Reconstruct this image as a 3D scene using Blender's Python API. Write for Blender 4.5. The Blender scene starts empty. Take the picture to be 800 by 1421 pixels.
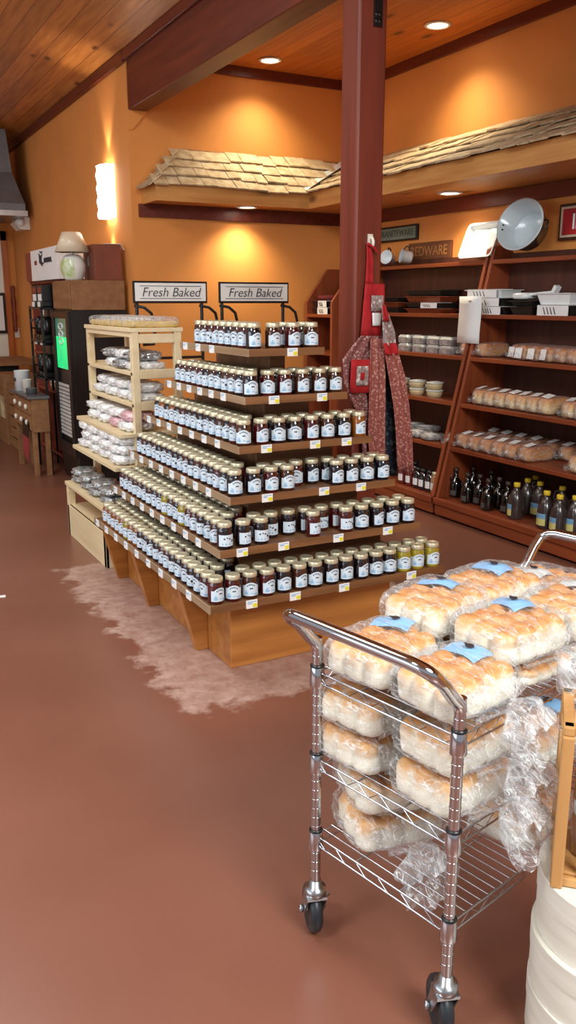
import bpy, bmesh, math, random
from mathutils import Vector, Matrix, noise
random.seed(7)
S = bpy.context.scene
COL = S.collection
PI = math.pi
R = math.radians

# ------------------------------------------------------------------ camera, world, light, exposure
cam_d = bpy.data.cameras.new('camera'); cam = bpy.data.objects.new('camera', cam_d); COL.objects.link(cam)
cam.location = (0, 0, 1.6); cam.rotation_euler = (R(90-13.88), 0, R(-28.16))
cam_d.sensor_fit = 'VERTICAL'; cam_d.sensor_height = 36; cam_d.lens = 36*1180/1421
cam_d.clip_start = .05; cam_d.clip_end = 60
S.camera = cam
S.view_settings.view_transform = 'Standard'; S.view_settings.look = 'None'
S.view_settings.exposure = 0.14; S.view_settings.gamma = 1; S.view_settings.use_curve_mapping = False

W = bpy.data.worlds.new('world'); S.world = W; W.use_nodes = True
bg = W.node_tree.nodes['Background']; bg.inputs[0].default_value = (.9, .93, 1, 1); bg.inputs[1].default_value = .42

def area(name, loc, sx, sy, power, col=(1, .9, .78), rot=(0, 0, 0)):
    l = bpy.data.lights.new(name, 'AREA'); l.shape = 'RECTANGLE'; l.size = sx; l.size_y = sy; l.energy = power; l.color = col
    o = bpy.data.objects.new(name, l); COL.objects.link(o); o.location = loc; o.rotation_euler = rot
    return o
area('unseen_fill_light', (-2.0, 1.0, 4.2), 1.0, 1.0, 120, (.96, 1, .98))  # unseen area lights, added overhead for neutral general light
area('unseen_fill_light', (-.5, 4.3, 4.15), 1.2, 2.2, 95, (.95, .98, 1))  # added out of view, placed to throw a pale sheen on the floor
area('unseen_fill_light', (-1.4, 9.0, 4.2), 1.2, 1.6, 45, (1, .92, .8))
area('unseen_fill_light', (1.2, -1.4, 3.4), 1.6, 1.4, 200, (.97, 1, .98), (R(28), 0, 0))  # added behind the camera to brighten the faces turned towards it
area('shop_window', (-5.5, 2.0, 1.8), 2.2, 6, 130, (.86, .93, 1), (0, R(-90), 0))

# ------------------------------------------------------------------ helpers
def lin(r, g, b):
    f = lambda c: (c/255/12.92) if c/255 <= .04045 else ((c/255+.055)/1.055)**2.4
    return (f(r), f(g), f(b), 1)

def mat(name, rgb, rough=.5, metal=0, var=.12, scale=6, stretch=(1, 1, 1), bump=0, coat=0, detail=4, rgb2=None, emit=0, bscale=None, spec=.5):
    m = bpy.data.materials.new(name); m.use_nodes = True; nt = m.node_tree; N = nt.nodes; L = nt.links
    p = N['Principled BSDF']; p.inputs['Roughness'].default_value = rough; p.inputs['Metallic'].default_value = metal
    p.inputs['Coat Weight'].default_value = coat; p.inputs['Coat Roughness'].default_value = .08
    p.inputs['Specular IOR Level'].default_value = spec
    c = lin(*rgb)
    tc = N.new('ShaderNodeTexCoord'); mp = N.new('ShaderNodeMapping'); mp.inputs['Scale'].default_value = stretch
    nz = N.new('ShaderNodeTexNoise'); nz.inputs['Scale'].default_value = scale; nz.inputs['Detail'].default_value = detail
    L.new(tc.outputs['Object'], mp.inputs[0]); L.new(mp.outputs[0], nz.inputs['Vector'])
    rp = N.new('ShaderNodeValToRGB')
    c2 = lin(*rgb2) if rgb2 else tuple(max(0, x*(1-2*var)) for x in c[:3])+(1,)
    c1 = c if rgb2 else tuple(min(1, x*(1+var)) for x in c[:3])+(1,)
    rp.color_ramp.elements[0].position = .3; rp.color_ramp.elements[0].color = c2
    rp.color_ramp.elements[1].position = .7; rp.color_ramp.elements[1].color = c1
    L.new(nz.outputs[0], rp.inputs[0]); L.new(rp.outputs[0], p.inputs['Base Color'])
    if bump:
        b = N.new('ShaderNodeBump'); b.inputs['Strength'].default_value = bump; b.inputs['Distance'].default_value = .01
        src = nz
        if bscale:
            src = N.new('ShaderNodeTexNoise'); src.inputs['Scale'].default_value = bscale; L.new(mp.outputs[0], src.inputs['Vector'])
        L.new(src.outputs[0], b.inputs['Height']); L.new(b.outputs[0], p.inputs['Normal'])
    if emit:
        p.inputs['Emission Color'].default_value = c; p.inputs['Emission Strength'].default_value = emit
    return m

def wood(name, a, b, rough=.45, axis=0, scale=3, knots=0, knot=(90, 45, 15), coat=0, planks=None, pw=.12, joint=(60, 30, 10)):
    """grain along axis; optional knots; optional plank joints across axis `planks` every pw metres"""
    st = [9, 9, 9]; st[axis] = .7
    m = mat(name, a, rough, 0, rgb2=b, scale=scale, stretch=st, bump=.06, coat=coat, detail=6)
    nt = m.node_tree; N = nt.nodes; L = nt.links; p = N['Principled BSDF']
    src = p.inputs['Base Color'].links[0].from_socket
    tc = [n for n in N if n.type == 'TEX_COORD'][0]
    if knots:
        mp = N.new('ShaderNodeMapping'); s2 = [1, 1, 1]; s2[axis] = .45; mp.inputs['Scale'].default_value = s2
        L.new(tc.outputs['Object'], mp.inputs[0])
        vo = N.new('ShaderNodeTexVoronoi'); vo.inputs['Scale'].default_value = knots; L.new(mp.outputs[0], vo.inputs['Vector'])
        rp = N.new('ShaderNodeValToRGB'); rp.color_ramp.elements[0].position = .05; rp.color_ramp.elements[0].color = (1, 1, 1, 1)
        rp.color_ramp.elements[1].position = .16; rp.color_ramp.elements[1].color = (0, 0, 0, 1)
        L.new(vo.outputs['Distance'], rp.inputs[0])
        mx = N.new('ShaderNodeMix'); mx.data_type = 'RGBA'
        L.new(rp.outputs[0], mx.inputs[0]); L.new(src, mx.inputs[6]); mx.inputs[7].default_value = lin(*knot)
        src = mx.outputs[2]
    if planks is not None:
        sx = N.new('ShaderNodeSeparateXYZ'); L.new(tc.outputs['Object'], sx.inputs[0])
        d = N.new('ShaderNodeMath'); d.operation = 'DIVIDE'; d.inputs[1].default_value = pw; L.new(sx.outputs[planks], d.inputs[0])
        fr = N.new('ShaderNodeMath'); fr.operation = 'FRACT'; L.new(d.outputs[0], fr.inputs[0])
        lt = N.new('ShaderNodeMath'); lt.operation = 'LESS_THAN'; lt.inputs[1].default_value = .06; L.new(fr.outputs[0], lt.inputs[0])
        fl = N.new('ShaderNodeMath'); fl.operation = 'FLOOR'; L.new(d.outputs[0], fl.inputs[0])
        wn = N.new('ShaderNodeTexWhiteNoise'); wn.noise_dimensions = '1D'; L.new(fl.outputs[0], wn.inputs['W'])
        hs = N.new('ShaderNodeHueSaturation'); mr = N.new('ShaderNodeMapRange'); mr.inputs[3].default_value = .78; mr.inputs[4].default_value = 1.15
        L.new(wn.outputs[0], mr.inputs[0]); L.new(mr.outputs[0], hs.inputs['Value']); L.new(src, hs.inputs['Color'])
        mx = N.new('ShaderNodeMix'); mx.data_type = 'RGBA'; L.new(lt.outputs[0], mx.inputs[0]); L.new(hs.outputs[0], mx.inputs[6]); mx.inputs[7].default_value = lin(*joint)
        src = mx.outputs[2]
    L.new(src, p.inputs['Base Color'])
    return m

class MB:
    def __init__(s): s.v = []; s.f = []; s.m = []; s.s = []
    def add(s, vs, fs, m=0, sm=False):
        o = len(s.v); s.v += [tuple(x) for x in vs]
        for f in fs: s.f.append(tuple(i+o for i in f)); s.m.append(m); s.s.append(sm)
        return s
    def box(s, x0, x1, y0, y1, z0, z1, m=0):
        v = [(x, y, z) for z in (z0, z1) for y in (y0, y1) for x in (x0, x1)]
        return s.add(v, [(0, 2, 3, 1), (4, 5, 7, 6), (0, 1, 5, 4), (2, 6, 7, 3), (0, 4, 6, 2), (1, 3, 7, 5)], m)
    def obox(s, c, a, b, n, m=0):
        c, a, b, n = map(Vector, (c, a, b, n))
        v = [c+a*i+b*j+n*k for k in (-1, 1) for j in (-1, 1) for i in (-1, 1)]
        return s.add(v, [(0, 2, 3, 1), (4, 5, 7, 6), (0, 1, 5, 4), (2, 6, 7, 3), (0, 4, 6, 2), (1, 3, 7, 5)], m)
    def bar(s, p, q, w, h, m=0, up=(0, 0, 1)):
        p, q = Vector(p), Vector(q); d = q-p; up = Vector(up)
        if abs(d.normalized().dot(up)) > .95: up = Vector((1, 0, 0))
        sd = d.cross(up).normalized(); u = sd.cross(d).normalized()
        return s.obox((p+q)/2, d/2, sd*w/2, u*h/2, m)
    def tube(s, pts, r, n=8, m=0, caps=True, sm=True):
        pts = [Vector(p) for p in pts]; k = len(pts); rr = r if isinstance(r, (list, tuple)) else [r]*k
        ref = None; vs = []
        for i, p in enumerate(pts):
            t = (pts[min(i+1, k-1)]-pts[max(i-1, 0)]).normalized()
            if ref is None: ref = t.orthogonal().normalized()
            ref = (ref-t*ref.dot(t)).normalized(); b = t.cross(ref)
            vs += [p+(ref*math.cos(2*PI*j/n)+b*math.sin(2*PI*j/n))*rr[i] for j in range(n)]
        fs = [(i*n+j, i*n+(j+1) % n, (i+1)*n+(j+1) % n, (i+1)*n+j) for i in range(k-1) for j in range(n)]
        s.add(vs, fs, m, sm)
        if caps: s.add(vs[:n], [tuple(range(n))[::-1]], m); s.add(vs[-n:], [tuple(range(n))], m)
        return s
    def lathe(s, prof, n=16, c=(0, 0, 0), m=0, sm=True, M=None, a0=0, a1=2*PI, cap=True):
        c = Vector(c); full = abs(a1-a0-2*PI) < 1e-6; nn = n if full else n+1
        vs = []
        for r, z in prof:
            for j in range(nn):
                a = a0+(a1-a0)*j/n; p = Vector((r*math.cos(a), r*math.sin(a), z))
                if M: p = M @ p
                vs.append(p+c)
        fs = []
        for i in range(len(prof)-1):
            for j in range(n):
                k = (j+1) % nn; fs.append((i*nn+j, i*nn+k, (i+1)*nn+k, (i+1)*nn+j))
        s.add(vs, fs, m, sm)
        if full and cap:
            if prof[0][0] > 1e-5: s.add(vs[:nn], [tuple(range(nn))[::-1]], m)
            if prof[-1][0] > 1e-5: s.add(vs[-nn:], [tuple(range(nn))], m)
        return s
    def prism(s, pts, ext, m=0):
        pts = [Vector(p) for p in pts]; e = Vector(ext); n = len(pts)
        vs = pts+[p+e for p in pts]
        return s.add(vs, [tuple(range(n))[::-1], tuple(range(n, 2*n))]+[(i, (i+1) % n, n+(i+1) % n, n+i) for i in range(n)], m)
    def sharp(s, prof, n=16, c=(0, 0, 0), m=0, **k):
        for i in range(len(prof)-1): s.lathe(prof[i:i+2], n, c, m, cap=False, **k)
        return s
    def mesh(s, name, mats):
        me = bpy.data.meshes.new(name); me.from_pydata(s.v, [], s.f)
        for x in (mats if isinstance(mats, (list, tuple)) else [mats]): me.materials.append(x)
        me.polygons.foreach_set('material_index', s.m); me.polygons.foreach_set('use_smooth', s.s)
        bm = bmesh.new(); bm.from_mesh(me); bmesh.ops.recalc_face_normals(bm, faces=bm.faces); bm.to_mesh(me); bm.free()
        me.update(); return me
    def build(s, name, mats, parent=None, loc=None, bevel=0, rotz=0):
        o = bpy.data.objects.new(name, s.mesh(name, mats)); COL.objects.link(o)
        if parent: o.parent = parent
        if loc is not None: o.location = loc
        if rotz: o.rotation_euler.z = rotz
        if bevel:
            b = o.modifiers.new('bevel', 'BEVEL'); b.width = bevel; b.segments = 2; b.limit_method = 'ANGLE'; b.angle_limit = R(40)
        return o

def tag(o, label, cat, group=None, kind=None):
    if label: o['label'] = label
    if cat: o['category'] = cat
    if group: o['group'] = group
    if kind: o['kind'] = kind
    return o
def struct(o): o['kind'] = 'structure'; return o
def thing(name, label, cat, loc=(0, 0, 0), rotz=0, group=None):
    o = bpy.data.objects.new(name, None); COL.objects.link(o); o.location = loc; o.rotation_euler = (0, 0, rotz); o.empty_display_size = .05
    return tag(o, label, cat, group)
def dup(root, loc, rotz=None, label=None, group=None):
    r = root.copy(); COL.objects.link(r); r.location = loc
    if rotz is not None: r.rotation_euler.z = rotz
    if label: r['label'] = label
    if group: r['group'] = group
    for ch in list(root.children):
        c = ch.copy(); COL.objects.link(c); c.parent = r
        for g in ch.children:
            d = g.copy(); COL.objects.link(d); d.parent = c
    return r
ORD = ('first second third fourth fifth sixth seventh eighth ninth tenth eleventh twelfth thirteenth fourteenth fifteenth sixteenth '
       'seventeenth eighteenth nineteenth twentieth twenty-first twenty-second twenty-third twenty-fourth twenty-fifth twenty-sixth').split()

def text(body, size, loc, rot, m, parent, name='lettering', shear=0, ext=.001, align='CENTER', sx=1, off=0):
    c = bpy.data.curves.new(name, 'FONT'); c.body = body; c.size = size; c.align_x = align; c.align_y = 'CENTER'; c.extrude = ext; c.shear = shear; c.offset = off
    o = bpy.data.objects.new(name, c); COL.objects.link(o); bpy.context.view_layer.update()
    me = bpy.data.meshes.new_from_object(o.evaluated_get(bpy.context.evaluated_depsgraph_get())); me.name = name
    bpy.data.objects.remove(o); me.materials.clear(); me.materials.append(m)
    o = bpy.data.objects.new(name, me); COL.objects.link(o); o.parent = parent; o.location = loc; o.rotation_euler = rot; o.scale = (sx, 1, 1)
    return o

# ------------------------------------------------------------------ materials
M_wall = mat('orange_paint', (222, 144, 70), .75, var=.04, scale=2)
M_pine = wood('knotty_pine', (214, 156, 88), (190, 126, 62), .45, axis=0, knots=3.2)
M_piney = wood('knotty_pine_lengthwise', (214, 156, 88), (190, 126, 62), .45, axis=1, knots=3.2)
M_ceil = wood('ceiling_planks', (208, 140, 72), (172, 104, 46), .4, axis=1, knots=4.5, planks=0, pw=.14, joint=(148, 88, 42))
M_soff = wood('soffit_planks', (198, 116, 44), (172, 90, 30), .5, axis=1, knots=3.6, planks=0, pw=.14, joint=(150, 78, 26))
M_red = wood('dark_red_timber', (112, 44, 26), (84, 30, 18), .42, axis=1, scale=2)
M_post = wood('red_post_timber', (128, 54, 34), (104, 40, 24), .5, axis=2, scale=1.6)
M_shake = mat('weathered_cedar', (214, 192, 156), .8, rgb2=(172, 144, 106), scale=5, stretch=(3, 3, 1), bump=.12)
M_book = wood('stained_shelf_wood', (150, 74, 40), (118, 52, 28), .38, axis=1, scale=2)
M_bookv = wood('stained_shelf_upright', (156, 78, 42), (124, 56, 30), .38, axis=2, scale=2)
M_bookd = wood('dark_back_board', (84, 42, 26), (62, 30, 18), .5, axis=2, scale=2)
M_oak = wood('oak_base', (190, 126, 62), (156, 94, 40), .35, axis=0, scale=2)
M_board = wood('worn_display_board', (132, 92, 60), (98, 62, 38), .5, axis=0, scale=2)
M_edge = wood('pale_left_edge', (170, 146, 118), (140, 110, 80), .55, axis=1, scale=2)  # left edge strips, paler than the front ones
M_white_pine = wood('pale_pine', (236, 218, 180), (218, 196, 152), .5, axis=1, scale=1.6, knots=2.2, knot=(205, 170, 120))
M_ash = mat('pale_basswood', (230, 227, 216), .65, rgb2=(212, 206, 190), scale=4, stretch=(1, 1, 8), bump=.04)
M_crate = wood('honey_slats', (196, 148, 92), (170, 122, 70), .45, axis=2, scale=2)
M_chrome = mat('chrome', (196, 198, 204), .1, 1, var=.02)
M_zinc = mat('zinc_plated', (178, 182, 186), .28, 1, var=.1)
M_rubber = mat('dark_rubber', (34, 40, 46), .4, var=.15)
M_black = mat('black_plastic', (22, 21, 22), .35, var=.2)
M_blackm = mat('black_enamel_metal', (26, 25, 26), .3, var=.1)
M_white = mat('white_paper', (238, 238, 236), .6, var=.02)
M_enam = mat('white_enamel', (236, 240, 240), .15, var=.02, coat=.5)
M_blueenam = mat('pale_grey_enamel', (196, 208, 212), .2, var=.05, coat=.4)
M_lid = mat('gold_lid', (216, 208, 178), .38, .55, var=.08, scale=30)
M_lab = mat('pale_blue_label', (212, 228, 240), .55, var=.03, scale=40)
M_labsw = mat('label_swirl_blue', (150, 190, 222), .55, var=.05)
M_ink = mat('label_ink', (52, 44, 50), .6, var=.05)
M_yel = mat('yellow_tag', (226, 218, 60), .6, var=.03)
M_cardb = wood('brown_cardboard', (150, 106, 66), (128, 86, 50), .7, axis=1, scale=2)
M_cream = mat('cream_plastic', (226, 220, 206), .4, var=.04)
M_grey = mat('grey_metal', (112, 112, 116), .4, .4, var=.08)
M_redp = mat('red_board', (140, 62, 44), .55, var=.1)

# floor: painted red-brown concrete, worn to pale scuffs around the display base
def floor_material():
    m = mat('red_painted_concrete', (136, 88, 70), .36, rgb2=(120, 74, 57), scale=1.1, detail=6, bump=.02, bscale=60, spec=1.0)
    nt = m.node_tree; N = nt.nodes; L = nt.links; p = N['Principled BSDF']; src = p.inputs['Base Color'].links[0].from_socket
    tc = [n for n in N if n.type == 'TEX_COORD'][0]
    sx = N.new('ShaderNodeSeparateXYZ'); L.new(tc.outputs['Object'], sx.inputs[0])
    def ax(o, c, h):
        a = N.new('ShaderNodeMath'); a.operation = 'SUBTRACT'; a.inputs[1].default_value = c; L.new(o, a.inputs[0])
        b = N.new('ShaderNodeMath'); b.operation = 'ABSOLUTE'; L.new(a.outputs[0], b.inputs[0])
        d = N.new('ShaderNodeMath'); d.operation = 'SUBTRACT'; d.inputs[1].default_value = h; L.new(b.outputs[0], d.inputs[0]); return d.outputs[0]
    mxx = N.new('ShaderNodeMath'); mxx.operation = 'MAXIMUM'; L.new(ax(sx.outputs[0], 1.95, .74), mxx.inputs[0]); L.new(ax(sx.outputs[1], 4.0, 1.0), mxx.inputs[1])
    nz = N.new('ShaderNodeTexNoise'); nz.inputs['Scale'].default_value = 5; nz.inputs['Detail'].default_value = 8; nz.inputs['Roughness'].default_value = .65; L.new(tc.outputs['Object'], nz.inputs['Vector'])
    ma = N.new('ShaderNodeMath'); ma.operation = 'MULTIPLY_ADD'; ma.inputs[1].default_value = .5; L.new(nz.outputs[0], ma.inputs[0]); L.new(mxx.outputs[0], ma.inputs[2])
    rp = N.new('ShaderNodeValToRGB'); e = rp.color_ramp.elements
    e[0].position = .10; e[0].color = (.6, .6, .6, 1); e[1].position = .36; e[1].color = (.0, .0, .0, 1)
    k = rp.color_ramp.elements.new(.31); k.color = (.85, .85, .85, 1)
    L.new(ma.outputs[0], rp.inputs[0])
    n2 = N.new('ShaderNodeTexNoise'); n2.inputs['Scale'].default_value = 14; n2.inputs['Detail'].default_value = 8; n2.inputs['Roughness'].default_value = .75; L.new(tc.outputs['Object'], n2.inputs['Vector'])
    r2 = N.new('ShaderNodeValToRGB'); r2.color_ramp.elements[0].position = .22; r2.color_ramp.elements[1].position = .72; L.new(n2.outputs[0], r2.inputs[0])
    mu = N.new('ShaderNodeMath'); mu.operation = 'MULTIPLY'; L.new(rp.outputs[0], mu.inputs[0]); L.new(r2.outputs[0], mu.inputs[1])
    mx = N.new('ShaderNodeMix'); mx.data_type = 'RGBA'; L.new(mu.outputs[0], mx.inputs[0]); L.new(src, mx.inputs[6]); mx.inputs[7].default_value = lin(212, 184, 170)
    L.new(mx.outputs[2], p.inputs['Base Color'])
    # paint is dull where worn
    mr = N.new('ShaderNodeMapRange'); mr.inputs[3].default_value = .34; mr.inputs[4].default_value = .7; L.new(mu.outputs[0], mr.inputs[0]); L.new(mr.outputs[0], p.inputs['Roughness'])
    return m
M_floor = floor_material()

def plastic(name, base=.1, streak_glint=.5, crease_glint=.42):
    m = bpy.data.materials.new(name); m.use_nodes = True; nt = m.node_tree; N = nt.nodes; L = nt.links
    for n in list(N): N.remove(n)
    out = N.new('ShaderNodeOutputMaterial'); tr = N.new('ShaderNodeBsdfTransparent'); tr.inputs[0].default_value = (.97, .98, .99, 1)
    pr = N.new('ShaderNodeBsdfPrincipled'); pr.inputs['Base Color'].default_value = (.93, .95, .97, 1); pr.inputs['Roughness'].default_value = .07; pr.inputs['Specular IOR Level'].default_value = 1
    mx = N.new('ShaderNodeMixShader'); tc = N.new('ShaderNodeTexCoord')
    mp = N.new('ShaderNodeMapping'); mp.inputs['Scale'].default_value = (10, 26, 18); mp.inputs['Rotation'].default_value = (0, 0, .6); L.new(tc.outputs['Object'], mp.inputs[0])
    nz = N.new('ShaderNodeTexNoise'); nz.inputs['Scale'].default_value = 1.6; nz.inputs['Detail'].default_value = 5; nz.inputs['Distortion'].default_value = 1.2; L.new(mp.outputs[0], nz.inputs['Vector'])
    rp = N.new('ShaderNodeValToRGB'); rp.color_ramp.elements[0].position = .5; rp.color_ramp.elements[1].position = .78; L.new(nz.outputs[0], rp.inputs[0])
    fr = N.new('ShaderNodeLayerWeight'); fr.inputs[0].default_value = .25
    a = N.new('ShaderNodeMath'); a.operation = 'MULTIPLY_ADD'; a.inputs[1].default_value = streak_glint; a.inputs[2].default_value = base; L.new(rp.outputs[0], a.inputs[0])  # white noise streaks painted into the film as wrinkle highlights
    b = N.new('ShaderNodeMath'); b.operation = 'MULTIPLY_ADD'; b.inputs[1].default_value = .22; L.new(fr.outputs['Fresnel'], b.inputs[0]); L.new(a.outputs[0], b.inputs[2]); b.use_clamp = True
    mp2 = N.new('ShaderNodeMapping'); mp2.inputs['Scale'].default_value = (7, 24, 14); mp2.inputs['Rotation'].default_value = (0, 0, -.5); L.new(tc.outputs['Object'], mp2.inputs[0])
    nr = N.new('ShaderNodeTexNoise'); nr.inputs['Scale'].default_value = 1.3; nr.inputs['Detail'].default_value = 2; nr.inputs['Distortion'].default_value = 1.6; L.new(mp2.outputs[0], nr.inputs['Vector'])
    r1 = N.new('ShaderNodeValToRGB'); e = r1.color_ramp.elements; e[0].position = .475; e[0].color = (0, 0, 0, 1); e[1].position = .525; e[1].color = (0, 0, 0, 1); k = e.new(.5); k.color = (1, 1, 1, 1); L.new(nr.outputs[0], r1.inputs[0])  # thin white crease lines, painted in to add to the wrinkle highlights
    cr_ = N.new('ShaderNodeMath'); cr_.operation = 'MULTIPLY_ADD'; cr_.inputs[1].default_value = crease_glint; L.new(r1.outputs[0], cr_.inputs[0]); L.new(b.outputs[0], cr_.inputs[2]); cr_.use_clamp = True; b = cr_
    bu = N.new('ShaderNodeBump'); bu.inputs['Strength'].default_value = .9; bu.inputs['Distance'].default_value = .02; L.new(nz.outputs[0], bu.inputs['Height']); L.new(bu.outputs[0], pr.inputs['Normal'])
    L.new(b.outputs[0], mx.inputs[0]); L.new(tr.outputs[0], mx.inputs[1]); L.new(pr.outputs[0], mx.inputs[2]); L.new(mx.outputs[0], out.inputs[0])
    return m
M_bag = plastic('clear_bag', .035, .28)
M_bagt = plastic('gathered_bag', .10, .42)

def bread_material(name, crust, crumb, lo=.52, hi=.8):
    m = mat(name, crust, .5, rgb2=crumb, scale=9)
    nt = m.node_tree; N = nt.nodes; L = nt.links; p = N['Principled BSDF']
    tc = [n for n in N if n.type == 'TEX_COORD'][0]; nz = [n for n in N if n.type == 'TEX_NOISE'][0]; rp = [n for n in N if n.type == 'VALTORGB'][0]
    L.new(tc.outputs['Generated'], nz.inputs['Vector']) ; nz.inputs['Scale'].default_value = 5
    sx = N.new('ShaderNodeSeparateXYZ'); L.new(tc.outputs['Generated'], sx.inputs[0])
    ma = N.new('ShaderNodeMath'); ma.operation = 'MULTIPLY_ADD'; ma.inputs[1].default_value = .55; L.new(nz.outputs[0], ma.inputs[0]); L.new(sx.outputs[2], ma.inputs[2])
    sb = N.new('ShaderNodeMath'); sb.operation = 'SUBTRACT'; sb.inputs[1].default_value = .27; L.new(ma.outputs[0], sb.inputs[0])
    L.new(sb.outputs[0], rp.inputs[0]); e = rp.color_ramp.elements; e[0].position = lo; e[1].position = hi
    k = e.new(hi+.16 if hi < .82 else 1); k.color = tuple(x*y for x, y in zip(lin(*crust), (.78, .6, .42, 1)))
    return m
M_roll = bread_material('baked_rolls', (224, 164, 94), (252, 246, 226), .52, .84)
M_loaf = bread_material('brown_loaf', (188, 116, 56), (206, 146, 84))
M_loafp = bread_material('pale_loaf', (210, 142, 70), (244, 214, 156), .35, .8)

# ------------------------------------------------------------------ structure
XW, YB, XL = 4.6, 7.3, 2.41          # right wall, back wall, left wall plane
struct(MB().box(-7, 4.75, -4, 14.5, -.1, 0).build('floor', M_floor))
struct(MB().box(XW, XW+.12, -4, YB+.12, 0, 3.7).build('wall_right', M_wall))
struct(MB().box(XL, XW, YB, YB+.12, 0, 3.7).build('wall_back', M_wall))
struct(MB().box(XL, XL+.12, YB+.12, 12.4, 0, 3.7).build('wall_left', M_wall))
struct(MB().box(-7, XL+.12, 12.4, 12.52, 0, 6.6).build('wall_far', M_wall))
struct(MB().box(XL, XW, -4, YB, 3.57, 3.66).build('ceiling', M_soff))
sl = .30
struct(MB().prism([(XL, -4, 3.57), (-7, -4, 3.57+sl*(XL+7)), (-7, -4, 3.67+sl*(XL+7)), (XL, -4, 3.67)], (0, 16.4, 0)).build('ceiling_vault', M_ceil))
struct(MB().box(XL, XL+.165, -4, YB-.02, 3.13, 3.57).box(XL-.03, XL+.01, -4, YB, 3.5, 3.575).build('beam', M_red, bevel=.006))
struct(MB().prism([(XL-.005, YB-.02, 3.13), (XL+.165, YB-.02, 3.13), (XL+.03, YB-.02, 2.98), (XL-.005, YB-.02, 2.98)], (0, .14, 0)).build('beam_seat', M_wall))
struct(MB().box(XL-.035, XL, YB, 12.4, 3.49, 3.57).build('trim_1', M_red))
struct(MB().box(XL+.165, XW-.03, YB-.03, YB, 3.49, 3.57).build('trim_2', M_red))
struct(MB().box(XW-.03, XW, -4, YB, 3.49, 3.57).build('trim_3', M_red))
struct(MB().box(XL+.06, XW-.03, YB-.03, YB, 2.3, 2.405).build('trim_4', M_red))
struct(MB().box(XW-.03, XW, -4, YB, 2.3, 2.405).build('trim_5', M_red))
post = struct(MB().box(2.503, 2.67, 3.93, 4.095, 0, 3.13).build('pillar', M_post, bevel=.012))
b = MB()
for i in range(4): b.lathe([(0, 0), (.012, 0), (.014, .004), (.014, .012), (0, .014)], 8, (2.60+(i % 2)*.016, 3.93, 2.985-.03*(i//2)), M=Matrix.Rotation(R(90), 3, 'X'))
b.box(2.585, 2.632, 3.918, 3.93, 2.93, 3.07)
br = b.build('post_bracket', M_blackm); tag(br, 'black bolted bracket plate high on the red timber post', 'bracket')

# canopy with cedar shakes
can = thing('shingled_canopy', 'pine fascia canopy with cedar shakes running round the corner above the shelves', 'canopy', (0, 0, 0))
EX, EY = 3.92, 6.93
MB().box(2.5, EX+.03, EY, EY+.03, 2.4, 2.535).build('fascia', M_pine, can)
MB().box(EX, EX+.03, -4, EY, 2.4, 2.535).build('fascia', M_piney, can)
MB().box(2.5, 2.53, EY+.03, YB, 2.4, 2.535).build('fascia', M_piney, can)
MB().box(2.53, XW, EY+.03, YB, 2.41, 2.43).box(EX+.03, XW, -4, EY+.03, 2.41, 2.43).build('soffit', M_piney, can)
ZE, ZT = 2.535, 2.87
deck = MB()
deck.add([(2.5, EY, ZE), (EX, EY, ZE), (XW, YB, ZT), (2.87, YB, ZT)], [(0, 1, 2, 3)])
deck.add([(EX, EY, ZE), (EX, -4, ZE), (XW, -4, ZT), (XW, YB, ZT)], [(0, 1, 2, 3)])
deck.add([(2.5, EY, ZE), (2.87, YB, ZT), (2.5, YB, ZE)], [(0, 1, 2)])
deck.build('roof_deck', M_cardb, can)
def shakes(mb, eave, along, up, rise, rows, clip, rnd):
    """rows of split shakes laid up a slope; eave = start corner, clip(t)->(a0,a1) extent along at slope fraction t"""
    eave, along, up = Vector(eave), Vector(along), Vector(up); n = along.cross(up).normalized()
    if n.z < 0: n = -n
    Ls = up.length; un = up.normalized(); ex = Ls/rows
    for r in range(rows):
        t = r/rows; a0, a1 = clip(t); a = a0-.03
        while a < a1:
            w = rnd.uniform(.10, .21); e = min(a+w, a1+.02)
            if e-a > .02:
                th = rnd.uniform(.009, .015); jit = rnd.uniform(-.02, .02)
                length = ex*1.25
                p0 = eave+along*a+un*(Ls*t-.05+jit)+n*(.014+rnd.uniform(0, .008)); q0 = eave+along*(e-.006)+un*(Ls*t-.05+jit)+n*(.014+rnd.uniform(0, .008))
                p1 = p0+un*length-n*.012; q1 = q0+un*length-n*.012
                v = [p0, q0, q1, p1]+[x+n*th for x in (p0, q0)]+[x+n*.004 for x in (q1, p1)]
                mb.add(v, [(0, 1, 2, 3), (4, 7, 6, 5), (0, 4, 5, 1), (1, 5, 6, 2), (2, 6, 7, 3), (3, 7, 4, 0)])
            a += w
rnd = random.Random(3)
sh = MB()
shakes(sh, (0, EY, ZE), (1, 0, 0), (0, YB-EY, ZT-ZE), 0, 4, lambda t: (2.5+.37*t, EX+t*(XW-EX)-.05), rnd)
sh.build('shake_roof', M_shake, can)
sh = MB()
shakes(sh, (EX, 0, ZE), (0, 1, 0), (XW-EX, 0, ZT-ZE), 0, 4, lambda t: (-1.0, EY+t*(YB-EY)-.05), rnd)
sh.build('shake_roof', M_shake, can)
sh = MB()
shakes(sh, (2.5, 0, ZE), (0, 1, 0), (.37, 0, ZT-ZE), 0, 4, lambda t: (EY+t*.37, YB-.03), rnd)
sh.build('shake_roof', M_shake, can)
fl = MB(); d = Vector((XW-EX, YB-EY, ZT-ZE)); s_ = Vector((d.y, -d.x, 0)).normalized()
for sg in (-1, 1):
    a = Vector((EX, EY, ZE+.03))-d*.06; c = a+d*.98; q = s_*sg*.055+Vector((0, 0, .03))
    fl.prism([a, c, c+q, a+q], (0, 0, .004))
fl.build('valley_flashing', M_enam, can)

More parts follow.
